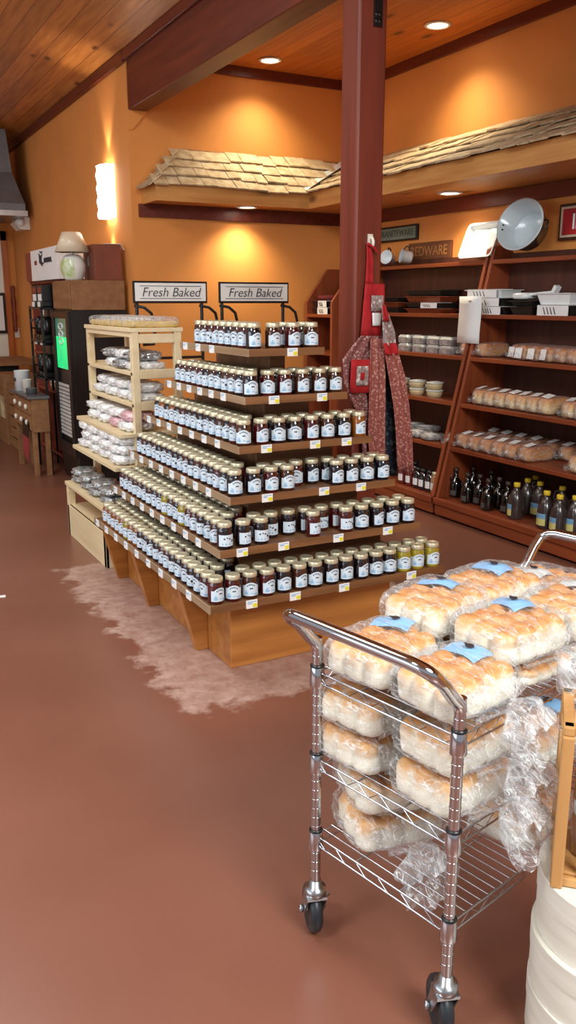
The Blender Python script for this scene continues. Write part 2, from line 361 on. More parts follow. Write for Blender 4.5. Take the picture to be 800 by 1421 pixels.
# far end: door, light switch
d1 = thing('door_1', None, None, (0, 0, 0)); struct(d1)
M_doorw = mat('white_door', (236, 232, 214), .5, var=.03)
struct(MB().box(1.2, 2.235, 12.36, 12.4, 0, 2.4).build('door_panel', M_doorw, d1))
struct(MB().box(2.235, 2.31, 12.35, 12.4, 0, 2.52).box(1.1, 2.31, 12.35, 12.4, 2.4, 2.52).build('door_frame', wood('orange_door_casing', (196, 110, 48), (170, 88, 34), axis=2), d1))
nt_ = thing('wall_notice', 'black framed white notice hanging on the far white door', 'notice', (0, 0, 0))
MB().box(2.06, 2.23, 12.33, 12.355, 1.18, 1.72).build('frame', M_black, nt_); MB().box(2.09, 2.2, 12.322, 12.33, 1.22, 1.68).build('sheet', M_white, nt_)
b = MB().box(2.335, 2.40, 12.375, 12.4, 1.12, 1.25).box(2.358, 2.376, 12.365, 12.375, 1.16, 1.21)
tag(b.build('light_switch', M_cream), 'cream switch plate on the orange wall beside the far door', 'switch')
# hood
hd = thing('vent_hood', 'grey flared metal vent hood hanging in the far left corner', 'hood', (0, 0, 0))
def loft(mb, rings, m=0, caps=True, sm=False):
    n = len(rings[0]); vs = [p for r in rings for p in r]
    fs = [(i*n+j, i*n+(j+1) % n, (i+1)*n+(j+1) % n, (i+1)*n+j) for i in range(len(rings)-1) for j in range(n)]
    mb.add(vs, fs, m, sm)
    if caps: mb.add(rings[0], [tuple(range(n))[::-1]], m); mb.add(rings[-1], [tuple(range(n))], m)
def rect(x0, x1, y0, y1, z): return [(x0, y0, z), (x1, y0, z), (x1, y1, z), (x0, y1, z)]
b = MB(); loft(b, [rect(1.1, 2.31, 11, 12.1, 2.62), rect(1.1, 2.31, 11, 12.1, 2.74), rect(1.2, 2.26, 11.05, 12.05, 2.9), rect(1.3, 2.2, 11.1, 12, 3.1), rect(1.32, 2.16, 11.12, 11.98, 3.58)])
b.build('canopy_shell', M_grey, hd)
MB().box(1.08, 2.33, 10.98, 12.12, 2.6, 2.66).build('rim', M_zinc, hd)
el = thing('emergency_light', 'small white wedge-shaped emergency light on the brown left wall', 'light', (0, 0, 0))
MB().prism([(2.41, 11.3, 2.47), (2.41, 11.3, 2.62), (2.29, 11.3, 2.62), (2.23, 11.3, 2.55), (2.30, 11.3, 2.47)], (0, .3, 0)).build('housing', M_cream, el)
MB().lathe([(.035, 0), (.045, .03), (.0, .03)], 10, (2.30, 11.3, 2.55), M=Matrix.Rotation(R(90), 3, 'X')).build('lamp_head', M_white, el)

# ------------------------------------------------------------------ recessed lights and sconce
M_lamp = mat('lamp_glow', (255, 244, 224), .5, var=0, emit=14)
def downlight(x, y, z, label, power, ang=125, blend=1, visible=True):
    t = thing('ceiling_light', label, 'ceiling light', (x, y, z), group='recessed ceiling lights')
    MB().lathe([(.075, 0), (.098, -.002), (.1, -.008), (.078, -.014), (.072, -.004)], 24, cap=False).build('trim_ring', M_cream, t)
    MB().lathe([(0, -.006), (.05, -.006), (.074, -.004)], 24, cap=False).build('lens', M_lamp, t)
    l = bpy.data.lights.new('bulb', 'SPOT'); l.energy = power; l.color = (1, .90, .64); l.spot_size = R(ang); l.spot_blend = blend; l.shadow_soft_size = .05
    o = bpy.data.objects.new('bulb', l); COL.objects.link(o); o.parent = t; o.location = (0, 0, -.03)
downlight(3.56, 6.97, 3.57, 'round recessed light in the pine ceiling, left of the timber post', 64)
downlight(4.22, 5.56, 3.57, 'round recessed light in the pine ceiling, right of the timber post', 64)
downlight(3.393, 7.1, 2.41, 'recessed light under the canopy, above the fresh baked signs', 55)
downlight(4.33, 5.474, 2.41, 'recessed light under the canopy, above the white square pan', 42)
sc = thing('wall_sconce', 'glowing white glass sconce on the left wall', 'wall light', (XL, 7.86, 2.33))
M_sc = mat('sconce_glass', (255, 246, 232), .4, var=0, emit=5)
b = MB(); rings = []
for i in range(13):
    z = .44*i/12; d_ = .11+.008*math.sin(i*2.1)
    rings.append([(-.005, -.14, z), (-d_*.7, -.13, z), (-d_, -.06, z), (-d_, .06, z), (-d_*.7, .13, z), (-.005, .14, z)])
loft(b, rings, caps=False, sm=True); b.build('shade', M_sc, sc)
MB().box(-.012, 0, -.05, .05, .1, .34).build('back_plate', M_zinc, sc)
for z_, rx in ((.48, PI), (-.04, 0)):
    l = bpy.data.lights.new('bulb', 'SPOT'); l.energy = 16; l.color = (1, .86, .66); l.spot_size = R(70); l.spot_blend = .8; l.shadow_soft_size = .03
    o = bpy.data.objects.new('bulb', l); COL.objects.link(o); o.parent = sc; o.location = (-.07, 0, z_); o.rotation_euler = (rx, 0, 0)

# ------------------------------------------------------------------ display pyramid
pyr = thing('display_stand', 'stepped wooden jar display with six board tiers on an oak base', 'display stand', (1.9, 3.9, 0))
def P(b, name, m, bevel=.004):
    b.v = [(x-1.9, y-3.9, z) for x, y, z in b.v]; return b.build(name, m, pyr, bevel=bevel)
P(MB().box(1.445, 2.30, 3.241, 4.80, 0, .345), 'base', M_oak)
for yb in (3.50, 4.18, 4.72):
    P(MB().prism([(1.445, yb, 0), (1.445, yb, .345), (1.30, yb, .345), (1.385, yb, 0)], (0, .045, 0)), 'bracket', M_oak)
TX0 = [1.283, 1.37, 1.465, 1.55, 1.61, 1.645]; TY0 = [3.08, 3.168, 3.265, 3.35, 3.41, 3.44]
TX1 = [2.495, 2.41, 2.325, 2.24, 2.14, 2.03]; TY1 = [4.80, 4.70, 4.66, 4.60, 4.42, 4.26]
TZ = [.37, .575, .775, .978, 1.185, 1.392]; BT = .028
TN = ['bottom tier', 'second tier up', 'third tier up', 'fourth tier up', 'fifth tier up', 'top tier']
for k in range(6):
    b = MB().box(TX0[k], TX1[k], TY0[k], TY1[k], TZ[k]-BT+.003, TZ[k])
    P(b, 'board', M_board)
    P(MB().box(TX0[k]-.006, TX0[k], TY0[k]-.006, TY1[k], TZ[k]-BT, TZ[k]+.006), 'edge_strip', M_edge, .001)
    P(MB().box(TX0[k], TX1[k], TY0[k]-.006, TY0[k], TZ[k]-BT, TZ[k]+.006), 'edge_strip', wood('front_edge', (138, 94, 58), (108, 70, 40), axis=0), .001)
    if k < 5:
        ins = .247
        P(MB().box(TX0[k]+ins, TX1[k]-ins*.8, TY0[k]+ins, TY1[k]-ins*.5, TZ[k], TZ[k+1]-BT), 'riser', M_board)

JR, JH, PT = .0345, .118, .0765
JC = {'purple': (26, 14, 22), 'dark red': (74, 14, 16), 'amber': (150, 84, 24), 'green-gold': (170, 152, 40), 'blue-black': (16, 18, 34), 'brown': (70, 34, 18)}
def jar_mats(c): return mat('jar_'+c.replace(' ', '_').replace('-', '_'), JC[c], .12, var=.2, scale=12, coat=.8, spec=.6)
body = [(0, 0), (.029, 0), (.0335, .004), (JR, .012), (JR, .078), (.0325, .088), (.0285, .096), (.0285, .1), (0, .1)]
lidp = [(.0285, .096), (.0312, .0965), (.0318, .1), (.0312, .114), (.030, JH-.002), (.027, JH), (.024, JH-.0015), (0, JH-.0015)]
lid_me = MB().lathe(lidp, 18, cap=False).mesh('lid', M_lid)
def label_mesh(arch):
    b = MB(); n = 14; a0, a1 = -PI/2-R(68), -PI/2+R(68); r = JR+.0006
    vs = []; z0 = .016
    for j in range(n+1):
        a = a0+(a1-a0)*j/n; q = abs(j/n-.5)*2
        zt = .062+(.014*max(0, math.cos(q*2.2)) if arch else .004)
        vs += [(r*math.cos(a), r*math.sin(a), z0), (r*math.cos(a), r*math.sin(a), zt)]
    b.add(vs, [(2*j, 2*j+2, 2*j+3, 2*j+1) for j in range(n)], 0, True)
    def patch(aa, ab, za, zb, m, rr=JR+.0012):
        k = 3; v = []
        for j in range(k+1):
            a = -PI/2+R(aa+(ab-aa)*j/k); v += [(rr*math.cos(a), rr*math.sin(a), za), (rr*math.cos(a), rr*math.sin(a), zb)]
        b.add(v, [(2*j, 2*j+2, 2*j+3, 2*j+1) for j in range(k)], m, True)
    if arch:
        for aa, z in ((-26, .0585), (-14, .063), (-2, .0645), (10, .063), (22, .0585)): patch(aa-3, aa+5, z, z+.005, 2)
        patch(-10, 14, .047, .052, 2); patch(-48, -22, .022, .034, 1); patch(-40, -30, .034, .042, 1); patch(20, 52, .02, .028, 1); patch(-6, 12, .026, .030, 1)
    else:
        patch(-30, -18, .046, .052, 2); patch(8, 22, .046, .052, 2); patch(-8, 2, .05, .055, 2); patch(-40, 40, .022, .03, 1); patch(28, 44, .034, .044, 2)
    return b.mesh('label', [M_lab, M_labsw, M_ink])
LB = [label_mesh(True), label_mesh(False)]
JM = {c: MB().lathe(body, 18, cap=False).mesh('jam_jar', jar_mats(c)) for c in JC}
rj = random.Random(11)
def jar(x, y, z, rz, c, label, group, lab=0):
    o = bpy.data.objects.new('jam_jar', JM[c]); COL.objects.link(o); o.location = (x, y, z); o.rotation_euler.z = rz
    tag(o, label, 'jar', group)
    for n, me in (('lid', lid_me), ('label', LB[lab])):
        q = bpy.data.objects.new(n, me); COL.objects.link(q); q.parent = o
n_jars = 0
extra = MB()
def col_for(k, side, i, n):
    if k == 0 and side == 'front' and i >= n-3: return 'green-gold'
    if k == 0 and side == 'left':
        f = i/n
        if f > .86: return 'amber'
        if f > .6: return 'green-gold' if i % 5 == 0 else 'amber'
        if f > .14: return 'dark red' if (i % 7) < 2 else 'purple'
    if k == 1 and side == 'left' and .2 < i/n < .55 and i % 3 == 0: return 'green-gold'
    if k == 1 and side == 'left' and i/n > .8: return 'dark red'
    if k == 2 and side == 'left' and i/n > .7: return 'dark red' if i % 2 else 'purple'
    if k == 3 and side == 'left' and i/n > .7: return 'amber' if i % 2 else 'purple'
    if k == 3 and side == 'front' and i == n-1: return 'amber'
    if k == 2 and side == 'front' and i == n-1: return 'blue-black'
    if k >= 4: return rj.choice(['purple', 'brown', 'brown', 'dark red'])
    return rj.choice(['purple', 'purple', 'purple', 'dark red', 'brown'])
GAPS = {(1, 'front', 0, 3), (1, 'front', 0, 4), (1, 'front', 0, 6), (2, 'front', 0, 4), (2, 'front', 0, 5)}
for k in range(6):
    nf = int((TX1[k]-TX0[k]-.05)/PT); nl = int((TY1[k]-TY0[k]-.06)/PT)
    for row in range(3):
        off = .044+row*.078
        for i in range(nf if row < 2 else 0):                # front side, i=0 at the near corner
            x = TX0[k]+.044+i*(TX1[k]-TX0[k]-.088)/(nf-1); y = TY0[k]+off
            if row == 1 and i == 0: continue
            if (k, 'front', row, i) in GAPS: continue
            if row == 1 and x < TX0[k]+.15: continue
            c = col_for(k, 'front', i, nf)
            jar(x+rj.uniform(-.003, .003), y+rj.uniform(-.004, .004), TZ[k], R(rj.uniform(-25, 22)), c,
                f'{c} jam jar, {ORD[i]} from the near corner in {"outer" if row == 0 else "inner"} front row, {TN[k]}',
                f'jars in the {"outer" if row == 0 else "inner"} front row of the {TN[k]}', 0 if k != 1 or i > 7 else 1); n_jars += 1
        for i in range(1, nl):                               # left side
            if row == 2 and (i < 3 or k > 1): continue
            y = TY0[k]+.044+i*PT; x = TX0[k]+off
            if row == 1 and i == 1: continue
            c = col_for(k, 'left', i, nl)
            jar(x+rj.uniform(-.003, .003), y+rj.uniform(-.003, .003), TZ[k], -PI/2+R(rj.uniform(5, 50)), c,
                f'{c} jam jar, {ORD[i]} from the near corner in {("outer", "middle", "innermost")[row]} left row, {TN[k]}',
                f'jars in the {("outer", "middle", "innermost")[row]} left row of the {TN[k]}', 1 if i % 3 == 0 else 0); n_jars += 1
print('JARS', n_jars)

# price tags on the board edges
def price_tag(x, y, z, side, label, group):
    t = thing('price_tag', label, 'price tag', (x, y, z), 0 if side == 'front' else -PI/2, group)
    MB().box(-.026, .026, -.004, 0, -.034, .002).build('card', M_white, t)
    if side == 'front': MB().box(.004, .024, -.0055, -.004, -.030, -.014).build('yellow_panel', M_yel, t)
    MB().box(-.02, .0, -.0052, -.004, -.014, -.009).box(-.02, .02, -.0052, -.004, -.006, -.003).build('print', M_labsw, t)
FT = {0: (1.47, 1.68, 1.93, 2.30), 1: (1.47, 1.67, 1.95, 2.22), 2: (1.64, 1.93, 2.13), 3: (1.68, 1.93, 2.10), 4: (1.75, 2.00), 5: (1.86,)}
for k, xs in FT.items():
    for i, x in enumerate(xs):
        price_tag(x, TY0[k]-.0065, TZ[k]+.004, 'front', f'yellow cornered price tag, {ORD[i]} from the near corner, front edge, {TN[k]}', f'price tags on the front edge, {TN[k]}')
LT = [9, 9, 8, 7, 6, 3]
for k in range(6):
    L_ = TY1[k]-TY0[k]
    for i in range(LT[k]):
        y = TY0[k]+.22+(L_-.3)*i/(LT[k]-1)+(.35 if k == 5 else 0)*(1-i/2)*.5
        price_tag(TX0[k]-.0065, y, TZ[k]+.004, 'left', f'white price tag, {ORD[i]} from the near corner, left edge, {TN[k]}', f'price tags on the left edge, {TN[k]}')

# ------------------------------------------------------------------ sign racks behind
M_signw = mat('sign_face', (236, 236, 232), .5, var=.02)
def sign_rack(x0, x1, label):
    t = thing('sign_rack', label, 'display rack', ((x0+x1)/2, 6.0, 0)); w = (x1-x0)/2
    b = MB()
    for s in (-1, 1):
        x = w*.88*s
        b.tube([(x, .02, 0), (x, .02, 1.59)], .013, 8)
        b.tube([(x+.03, .0, 1.3), (x+.11, -.0, 1.3), (x+.125, 0, 1.42), (x+.10, 0, 1.52), (x+.05, 0, 1.56), (x-.02, .02, 1.575)], .011, 8)
        b.tube([(x, -.25, .015), (x, .27, .015)], .013, 8)
    b.bar((-w*.88, .02, 1.2), (w*.88, .02, 1.2), .02, .02); b.bar((-w*.88, .02, .5), (w*.88, .02, .5), .02, .02)
    b.build('frame', M_blackm, t)
    MB().box(-w, w, -.012, .004, 1.59, 1.745).build('sign_frame', M_blackm, t, bevel=.004)
    f = MB().box(-w+.014, w-.014, -.016, -.012, 1.606, 1.731).build('sign_face', M_signw, t)
    MB().box(-w+.05, w-.05, -.0175, -.016, 1.708, 1.712).box(-w+.05, w-.05, -.0175, -.016, 1.622, 1.626).build('rule_line', M_ink, f)
    text('Fresh Baked', .092, (0, -.018, 1.665), (R(90), 0, 0), M_ink, f, shear=.25, sx=.98, off=-.0008)
sign_rack(1.962, 2.53, 'black framed fresh baked sign on a black rack, nearer the left wall')
sign_rack(2.624, 3.212, 'black framed fresh baked sign on a black rack, nearer the timber post')

# ------------------------------------------------------------------ bookcases on the right wall
SZ = [.15, .535, .86, 1.2, 1.51, 1.90]
def fx(z): return 4.0+(z-.14)*.4/1.76
def bookcase(y0, y1, label):
    t = thing('bookcase', label, 'shelving', ((4.3), (y0+y1)/2, 0)); cx, cy = 4.3, (y0+y1)/2
    def A(b, n, m, bevel=.003): b.v = [(x-cx, y-cy, z) for x, y, z in b.v]; return b.build(n, m, t, bevel=bevel)
    for y in (y0, y1-.03):
        A(MB().prism([(fx(.15)-.012, y, .15), (fx(1.98), y, 1.98), (fx(1.98)+.04, y, 2.0), (XW-.012, y, 2.0), (XW-.012, y, .15)], (0, .03, 0)), 'side_panel', M_bookv)
    for i, z in enumerate(SZ):
        if i == 0:
            A(MB().box(3.985, XW-.012, y0, y1, 0.02, .15).box(3.965, 3.985, y0, y1, .105, .15), 'base', M_book)
            continue
        A(MB().box(fx(z)-.005, XW-.03, y0+.03, y1-.03, z-.03, z), 'shelf', M_book)
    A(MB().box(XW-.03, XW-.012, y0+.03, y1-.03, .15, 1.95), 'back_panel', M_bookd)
    return t
bookcase(5.09, 6.72, 'stained leaning bookcase beside the timber post, holding pans and plastic tubs')
bookcase(2.9, 5.06, 'stained leaning bookcase at the right, holding bread loaves and yellow capped jugs')

cb = thing('corner_bookcase', 'stained corner bookcase with sloping top, left of the timber post', 'shelving', (4.3, 6.97, 0))
for y in (6.73, 7.19):
    MB().prism([(-.25, y-6.97, 0), (-.25, y-6.97, 1.6), (-.02, y-6.97, 1.9), (.285, y-6.97, 1.9), (.285, y-6.97, 0)], (0, .03, 0)).build('side_panel', M_bookv, cb, bevel=.003)
for z in (.15, .535, .84, 1.15, 1.49): MB().box(-.25, .27, -.21, .22, z-.03, z).build('shelf', M_book, cb, bevel=.003)
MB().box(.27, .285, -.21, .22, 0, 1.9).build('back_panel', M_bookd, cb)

# wall signs
def wall_sign(y0, y1, z0, z1, bm, fm, tm, s, label, size, sx=1):
    t = thing('wall_sign', label, 'sign', (XW, (y0+y1)/2, (z0+z1)/2)); hw = abs(y1-y0)/2; hh = (z1-z0)/2
    MB().box(-.025, 0, -hw, hw, -hh, hh).build('sign_board', bm, t, bevel=.004)
    f = MB().box(-.029, -.025, -hw+.018, hw-.018, -hh+.016, hh-.016).build('panel', fm, t)
    if s: text(s, size, (-.0305, 0, 0), (R(90), 0, R(-90)), tm, f, sx=sx)
    return t
M_teal = mat('grey_green_sign', (120, 138, 122), .6, var=.08); M_bsign = mat('brown_sign', (112, 66, 36), .6, var=.1); M_gold = mat('worn_gold_letter', (176, 122, 66), .5, var=.1)
M_tealt = mat('faded_letter', (70, 80, 66), .6, var=.1)
wall_sign(6.21, 6.83, 2.12, 2.25, M_black, M_teal, M_tealt, 'GRANITEWARE', 'grey green graniteware sign on the wall beside the timber post', .078)
wall_sign(5.745, 6.325, 1.94, 2.09, M_bsign, M_bsign, M_gold, 'REDWARE', 'brown wooden redware sign with gold letters standing above the shelves', .11)
pic = thing('picture', 'dark framed red picture on the wall at the right edge', 'picture', (XW, 4.40, 2.13))
MB().box(-.03, 0, -.17, .17, -.12, .12).build('frame', wood('dark_frame', (84, 46, 24), (60, 30, 16)), pic, bevel=.004)
MB().box(-.032, -.03, -.15, .15, -.1, .1).build('mat_board', mat('picture_mat', (206, 186, 160), .6), pic)
MB().box(-.034, -.032, -.13, .13, -.085, .085).build('print', mat('red_print', (176, 32, 40), .5, var=.2), pic)
b = MB()
for i in range(4): b.box(-.0355, -.034, .02-.03*i, .036-.03*i, -.05, .05-.02*(i % 2))
b.build('print_motif', M_white, pic)


# ------------------------------------------------------------------ goods on the bookcases
FK, PK, YK = 1180., R(13.88), R(28.16)
def at(px, py, axis, val):
    """point of the camera ray through a photo pixel on the plane axis = val"""
    cx, cy = (px-400)/FK, (710.5-py)/FK; ff = math.cos(PK)+cy*math.sin(PK)
    d = Vector((ff*math.sin(YK)+cx*math.cos(YK), ff*math.cos(YK)-cx*math.sin(YK), -math.sin(PK)+cy*math.cos(PK)))
    o = Vector((0, 0, 1.6)); return o+d*((val-o[axis])/d[axis])
def yat(px, z, dx=.08):          # Y on a shelf of height z, dx behind its front edge
    x = fx(z)+dx; c = (px-400)/FK
    best = min((abs((lambda q: q-px)(proj_x(x, y/200, z+.06))), y/200) for y in range(560, 1450))
    return best[1]
def proj_x(x, y, z):
    r = x*math.cos(YK)-y*math.sin(YK); g = x*math.sin(YK)+y*math.cos(YK); return 400+FK*r/(g*math.cos(PK)-(z-1.6)*math.sin(PK))

def rbox(sx, sy, sz, n=(10, 8, 5), k=5, fn=None):
    """rounded box as (verts, faces), base at z = 0, fn reshapes a point given in -1..1"""
    bm = bmesh.new(); vmap = {}
    def P_(q):
        key = tuple(round(c, 5) for c in q)
        if key not in vmap:
            l = sum(abs(c)**k for c in q)**(1/k); vmap[key] = bm.verts.new(tuple(c/l for c in q))
        return vmap[key]
    for ax in range(3):
        u, v = [a for a in range(3) if a != ax]
        for sg in (-1, 1):
            for i in range(n[u]):
                for j in range(n[v]):
                    q4 = []
                    for di, dj in ((0, 0), (1, 0), (1, 1), (0, 1)):
                        q = [0, 0, 0]; q[ax] = sg; q[u] = -1+2*(i+di)/n[u]; q[v] = -1+2*(j+dj)/n[v]; q4.append(P_(q))
                    try: bm.faces.new(q4)
                    except ValueError: pass
    bmesh.ops.recalc_face_normals(bm, faces=bm.faces)
    bm.verts.index_update()
    vs = []
    for w in bm.verts:
        q = Vector(w.co)
        if fn: q = fn(q)
        vs.append(Vector((q.x*sx/2, q.y*sy/2, (q.z+1)*sz/2)))
    fs = [tuple(x.index for x in f.verts) for f in bm.faces]; bm.free()
    return vs, fs

# --- loaves in bags
def loaf_meshes(seed, w, d, h, bm_):
    r = random.Random(seed); o = Vector((r.random()*9, r.random()*9, 0))
    def f(q):
        t = max(0, q.z); b = 1+.07*t*(1-abs(q.y)**3); nz = noise.noise(q*1.7+o)*.07
        return Vector((q.x*(1+nz*.4), q.y*(.92+.1*t)*(1+nz), q.z*(b+nz*.5)))
    v, fc = rbox(d, w, h, (12, 8, 6), 4, f)
    lo = MB().add(v, fc, 0, True).mesh('bread_loaf', bm_)
    def g(q):
        n_ = noise.noise(q*3.1+o)*.06+noise.noise(q*8+o)*.03
        return f(q)*(1.05+n_)
    v, fc = rbox(d*1.04, w, h*1.0, (16, 10, 8), 4, g)
    b = MB().add([x+Vector((0, 0, -.001)) for x in v], fc, 0, True)
    # gathered end of the bag towards the aisle
    ring = []
    for i, (dx, rr) in enumerate(((-.0, .03), (-.022, .012), (-.045, .02), (-.06, .03))):
        ring.append([Vector((-d*.5+dx+.004, math.cos(a)*rr*(1+.35*noise.noise(Vector((a, i, seed)))), h*.42+math.sin(a)*rr*.8)) for a in [2*PI*j/10 for j in range(10)]])
    loft(b, ring, 0, False, True)
    return lo, b.mesh('plastic_bag', M_bag)
LM = {}
for nm, (w, d, h, m_) in {'brown': (.118, .26, .105, M_loaf), 'pale': (.118, .25, .115, M_loafp)}.items():
    LM[nm] = [loaf_meshes(i*7+len(nm), w, d, h, m_) for i in range(3)]
rl = random.Random(5)
lab_loaf = MB().add([(-.035, -.03, 0), (.035, -.03, 0), (.035, .03, 0), (-.035, .03, 0), (-.035, -.03, .0012), (.035, -.03, .0012), (.035, .03, .0012), (-.035, .03, .0012)],
                    [(3, 2, 1, 0), (4, 5, 6, 7), (0, 1, 5, 4), (1, 2, 6, 5), (2, 3, 7, 6), (3, 0, 4, 7)]).mesh('label', M_white)
def loaf(kind, x, y, z, label, group, lab='top', rz=0):
    lo, bg_ = LM[kind][rl.randrange(3)]
    o = bpy.data.objects.new('bread_loaf', lo); COL.objects.link(o); o.location = (x, y, z); o.rotation_euler.z = rz
    tag(o, label, 'bread', group)
    q = bpy.data.objects.new('plastic_bag', bg_); COL.objects.link(q); q.parent = o
    if lab:
        q = bpy.data.objects.new('label', lab_loaf); COL.objects.link(q); q.parent = o
        if lab == 'top': q.location = (-.07, rl.uniform(-.01, .01), .116 if kind == 'brown' else .126); q.rotation_euler = (rl.uniform(-.15, .15), R(-14), rl.uniform(-.2, .2))
        else: q.location = (-.152, 0, .055); q.rotation_euler = (0, R(-80), rl.uniform(-.15, .15))
def yrow(pxs, z, dx=.1): return [yat(p, z, dx) for p in pxs]
z = SZ[3]
for i, (p, lb) in enumerate(((651, None), (673, None), (712, 'face'), (731, 'face'), (748, 'face'), (765, 'face'), (783, None), (800, None), (817, None))):
    loaf('brown', fx(z)+.16+(.06 if i in (2,) else 0), yat(p, z), z, f'brown bagged loaf, {ORD[i]} from the upright, front of the upper bread shelf', 'brown loaves on the upper bread shelf', lb)
for i, p in enumerate((697, 702+22)):
    pass
z = SZ[2]
for i, p in enumerate((669, 684, 699, 714, 729, 744, 760, 795, 812)):
    loaf('pale', fx(z)+.15, yat(p, z), z, f'pale crusted bagged loaf, {ORD[i]} from the upright, middle bread shelf', 'pale loaves on the middle bread shelf', 'top')
z = SZ[1]
for i, p in enumerate((632, 648, 664, 680, 697, 714, 735)):
    loaf('brown', fx(z)+.15, yat(p, z), z, f'brown bagged loaf with white label, {ORD[i]} from the upright, lowest bread shelf', 'brown loaves at the front of the lowest bread shelf', 'top')
for i, p in enumerate((672, 690, 708, 727, 748, 772, 795)):
    loaf('brown', fx(z)+.42, yat(p, z, .38), z, f'shaded bagged loaf, {ORD[i]} from the upright, back of the lowest bread shelf', 'brown loaves at the back of the lowest bread shelf', 'top')
loaf('pale', fx(z)+.14, yat(806, z), z, 'pale bagged loaf alone at the right end of the lowest bread shelf', None, None)

# --- syrup bottles and yellow capped jugs on the bottom ledge
M_dbot = mat('dark_bottle_glass', (20, 15, 14), .1, var=.2, coat=.8); M_dlab = mat('dark_bottle_label', (92, 88, 84), .6, var=.2)
def bottle_proto():
    b = MB().lathe([(0, 0), (.042, 0), (.048, .008), (.048, .09), (.04, .125), (.02, .15), (.0155, .165), (.0155, .2), (0, .2)], 16, cap=False)
    o = bpy.data.objects.new('syrup_bottle', b.mesh('syrup_bottle', M_dbot)); COL.objects.link(o)
    q = MB().lathe([(.0175, .198), (.019, .2), (.019, .226), (0, .228)], 12, cap=False).build('cap', mat('bottle_cap', (58, 42, 36), .4), o)
    q = MB().lathe([(.0487, .02), (.0487, .058)], 10, a0=PI-.55, a1=PI+.55).build('label', M_dlab, o)
    q = MB().tube([(-.016, .016, .165), (-.022, .03, .16), (-.03, .032, .145), (-.034, .02, .13)], .005, 6).build('handle', M_dbot, o)
    return o
bp = None; z = SZ[0]
for i, (p, dx) in enumerate(((617, .09), (633, .13), (649, .08), (666, .12), (677, .06), (640, .28), (657, .27), (692, .17), (704, .12), (682, .3))):
    y = yat(p, z, dx); lab = f'dark syrup bottle, {ORD[i]} from the upright, front of the bottom ledge' if i < 5 else f'dark syrup bottle behind the front bottles, {ORD[i-5]} from the upright'
    if bp is None: bp = bottle_proto(); o = bp; o.location = (fx(z)+dx, y, z)
    else: o = dup(bp, (fx(z)+dx, y, z))
    o.rotation_euler.z = rl.uniform(-.6, .6); tag(o, lab, 'bottle', 'dark syrup bottles on the bottom ledge')
M_jug = mat('brown_jug_plastic', (64, 54, 52), .22, var=.15, coat=.3); M_jugy = mat('yellow_cap', (232, 200, 52), .4, var=.04)
M_jl = mat('jug_label_yellow', (214, 206, 130), .5, var=.05); M_jl2 = mat('jug_label_blue', (120, 168, 206), .5, var=.08)
def jug_proto():
    b = MB().lathe([(0, 0), (.05, 0), (.056, .008), (.056, .12), (.05, .15), (.034, .185), (.02, .208), (.018, .225), (0, .225)], 18, cap=False)
    o = bpy.data.objects.new('tea_jug', b.mesh('tea_jug', M_jug)); COL.objects.link(o)
    MB().lathe([(.021, .222), (.0225, .224), (.0225, .246), (.02, .25), (0, .25)], 14, cap=False).build('cap', M_jugy, o)
    MB().lathe([(.0568, .025), (.0568, .07)], 12, a0=PI-.75, a1=PI+.75, m=0).lathe([(.0568, .07), (.0568, .105)], 12, a0=PI-.75, a1=PI+.75, m=1).build('label', [M_jl, M_jl2], o)
    MB().tube([(-.0, .02, .215), (-.0, .05, .205), (0, .062, .17), (0, .056, .13)], .008, 8).build('handle', M_jug, o)
    return o
jp = None
for i, (p, dx, lab) in enumerate(((716, .07, 'yellow capped brown jug nearest the dark bottles, front row'), (757, .06, 'yellow capped brown jug, middle one of the front row'), (775, .05, 'yellow capped brown jug, touching the middle front jug on its right'),
                               (731, .24, 'brown jug just behind the jug nearest the dark bottles'), (748, .24, 'brown jug behind the gap in the front row of jugs'), (742, .36, 'brown jug at the back against the bookcase back'), (779, .26, 'brown jug half hidden behind the rightmost front pair'), (797, .12, 'brown jug at the right edge of the picture'))):
    y = yat(p, z, dx)
    if jp is None: jp = jug_proto(); o = jp; o.location = (fx(z)+dx, y, z)
    else: o = dup(jp, (fx(z)+dx, y, z))
    o.rotation_euler.z = rl.uniform(-.5, .2); tag(o, lab, 'jug', 'brown jugs on the bottom ledge')

# --- small labelled jars, cheese tubs, wrapped packs, clear boxes on the left bookcase
M_clear = mat('clear_tub', (214, 214, 206), .15, var=.08, coat=.5); M_cheese = mat('cheese_spread', (206, 184, 140), .45, var=.1); M_silver = mat('wrapped_grey', (172, 168, 164), .3, var=.3, scale=30)
z = SZ[0]; sp = None
for i, (p, cc) in enumerate(((560, 'red'), (570, 'red'), (580, 'dark'), (588, 'dark'), (597, 'dark'), (605, 'pale'), (566, 'dark'), (576, 'dark'))):
    dx = .07 if i < 6 else .2; y = yat(p, z, dx)
    mm = {'red': JC and mat('sauce_red', (110, 30, 20), .15, coat=.6), 'dark': JM['purple'].materials[0], 'pale': mat('pale_sauce', (176, 132, 84), .2, coat=.6)}[cc]
    b = MB().lathe([(0, 0), (.036, 0), (.04, .006), (.04, .11), (.03, .13), (.026, .15), (0, .15)], 14, cap=False)
    o = bpy.data.objects.new('sauce_jar', b.mesh('sauce_jar', mm)); COL.objects.link(o); o.location = (fx(z)+dx, y, z)
    MB().lathe([(.028, .146), (.03, .15), (.03, .168), (0, .17)], 12, cap=False).build('lid', M_blackm if cc != 'pale' else M_lid, o)
    MB().lathe([(.0406, .03), (.0406, .085)], 10, a0=PI-.8, a1=PI+.8).build('label', M_white, o)
    tag(o, f'{cc} sauce jar with white label, {ORD[i] if i < 6 else ORD[i-6]} from the apron, {"front" if i < 6 else "back"} of the bottom ledge', 'jar', 'sauce jars on the bottom ledge')
z = SZ[2]
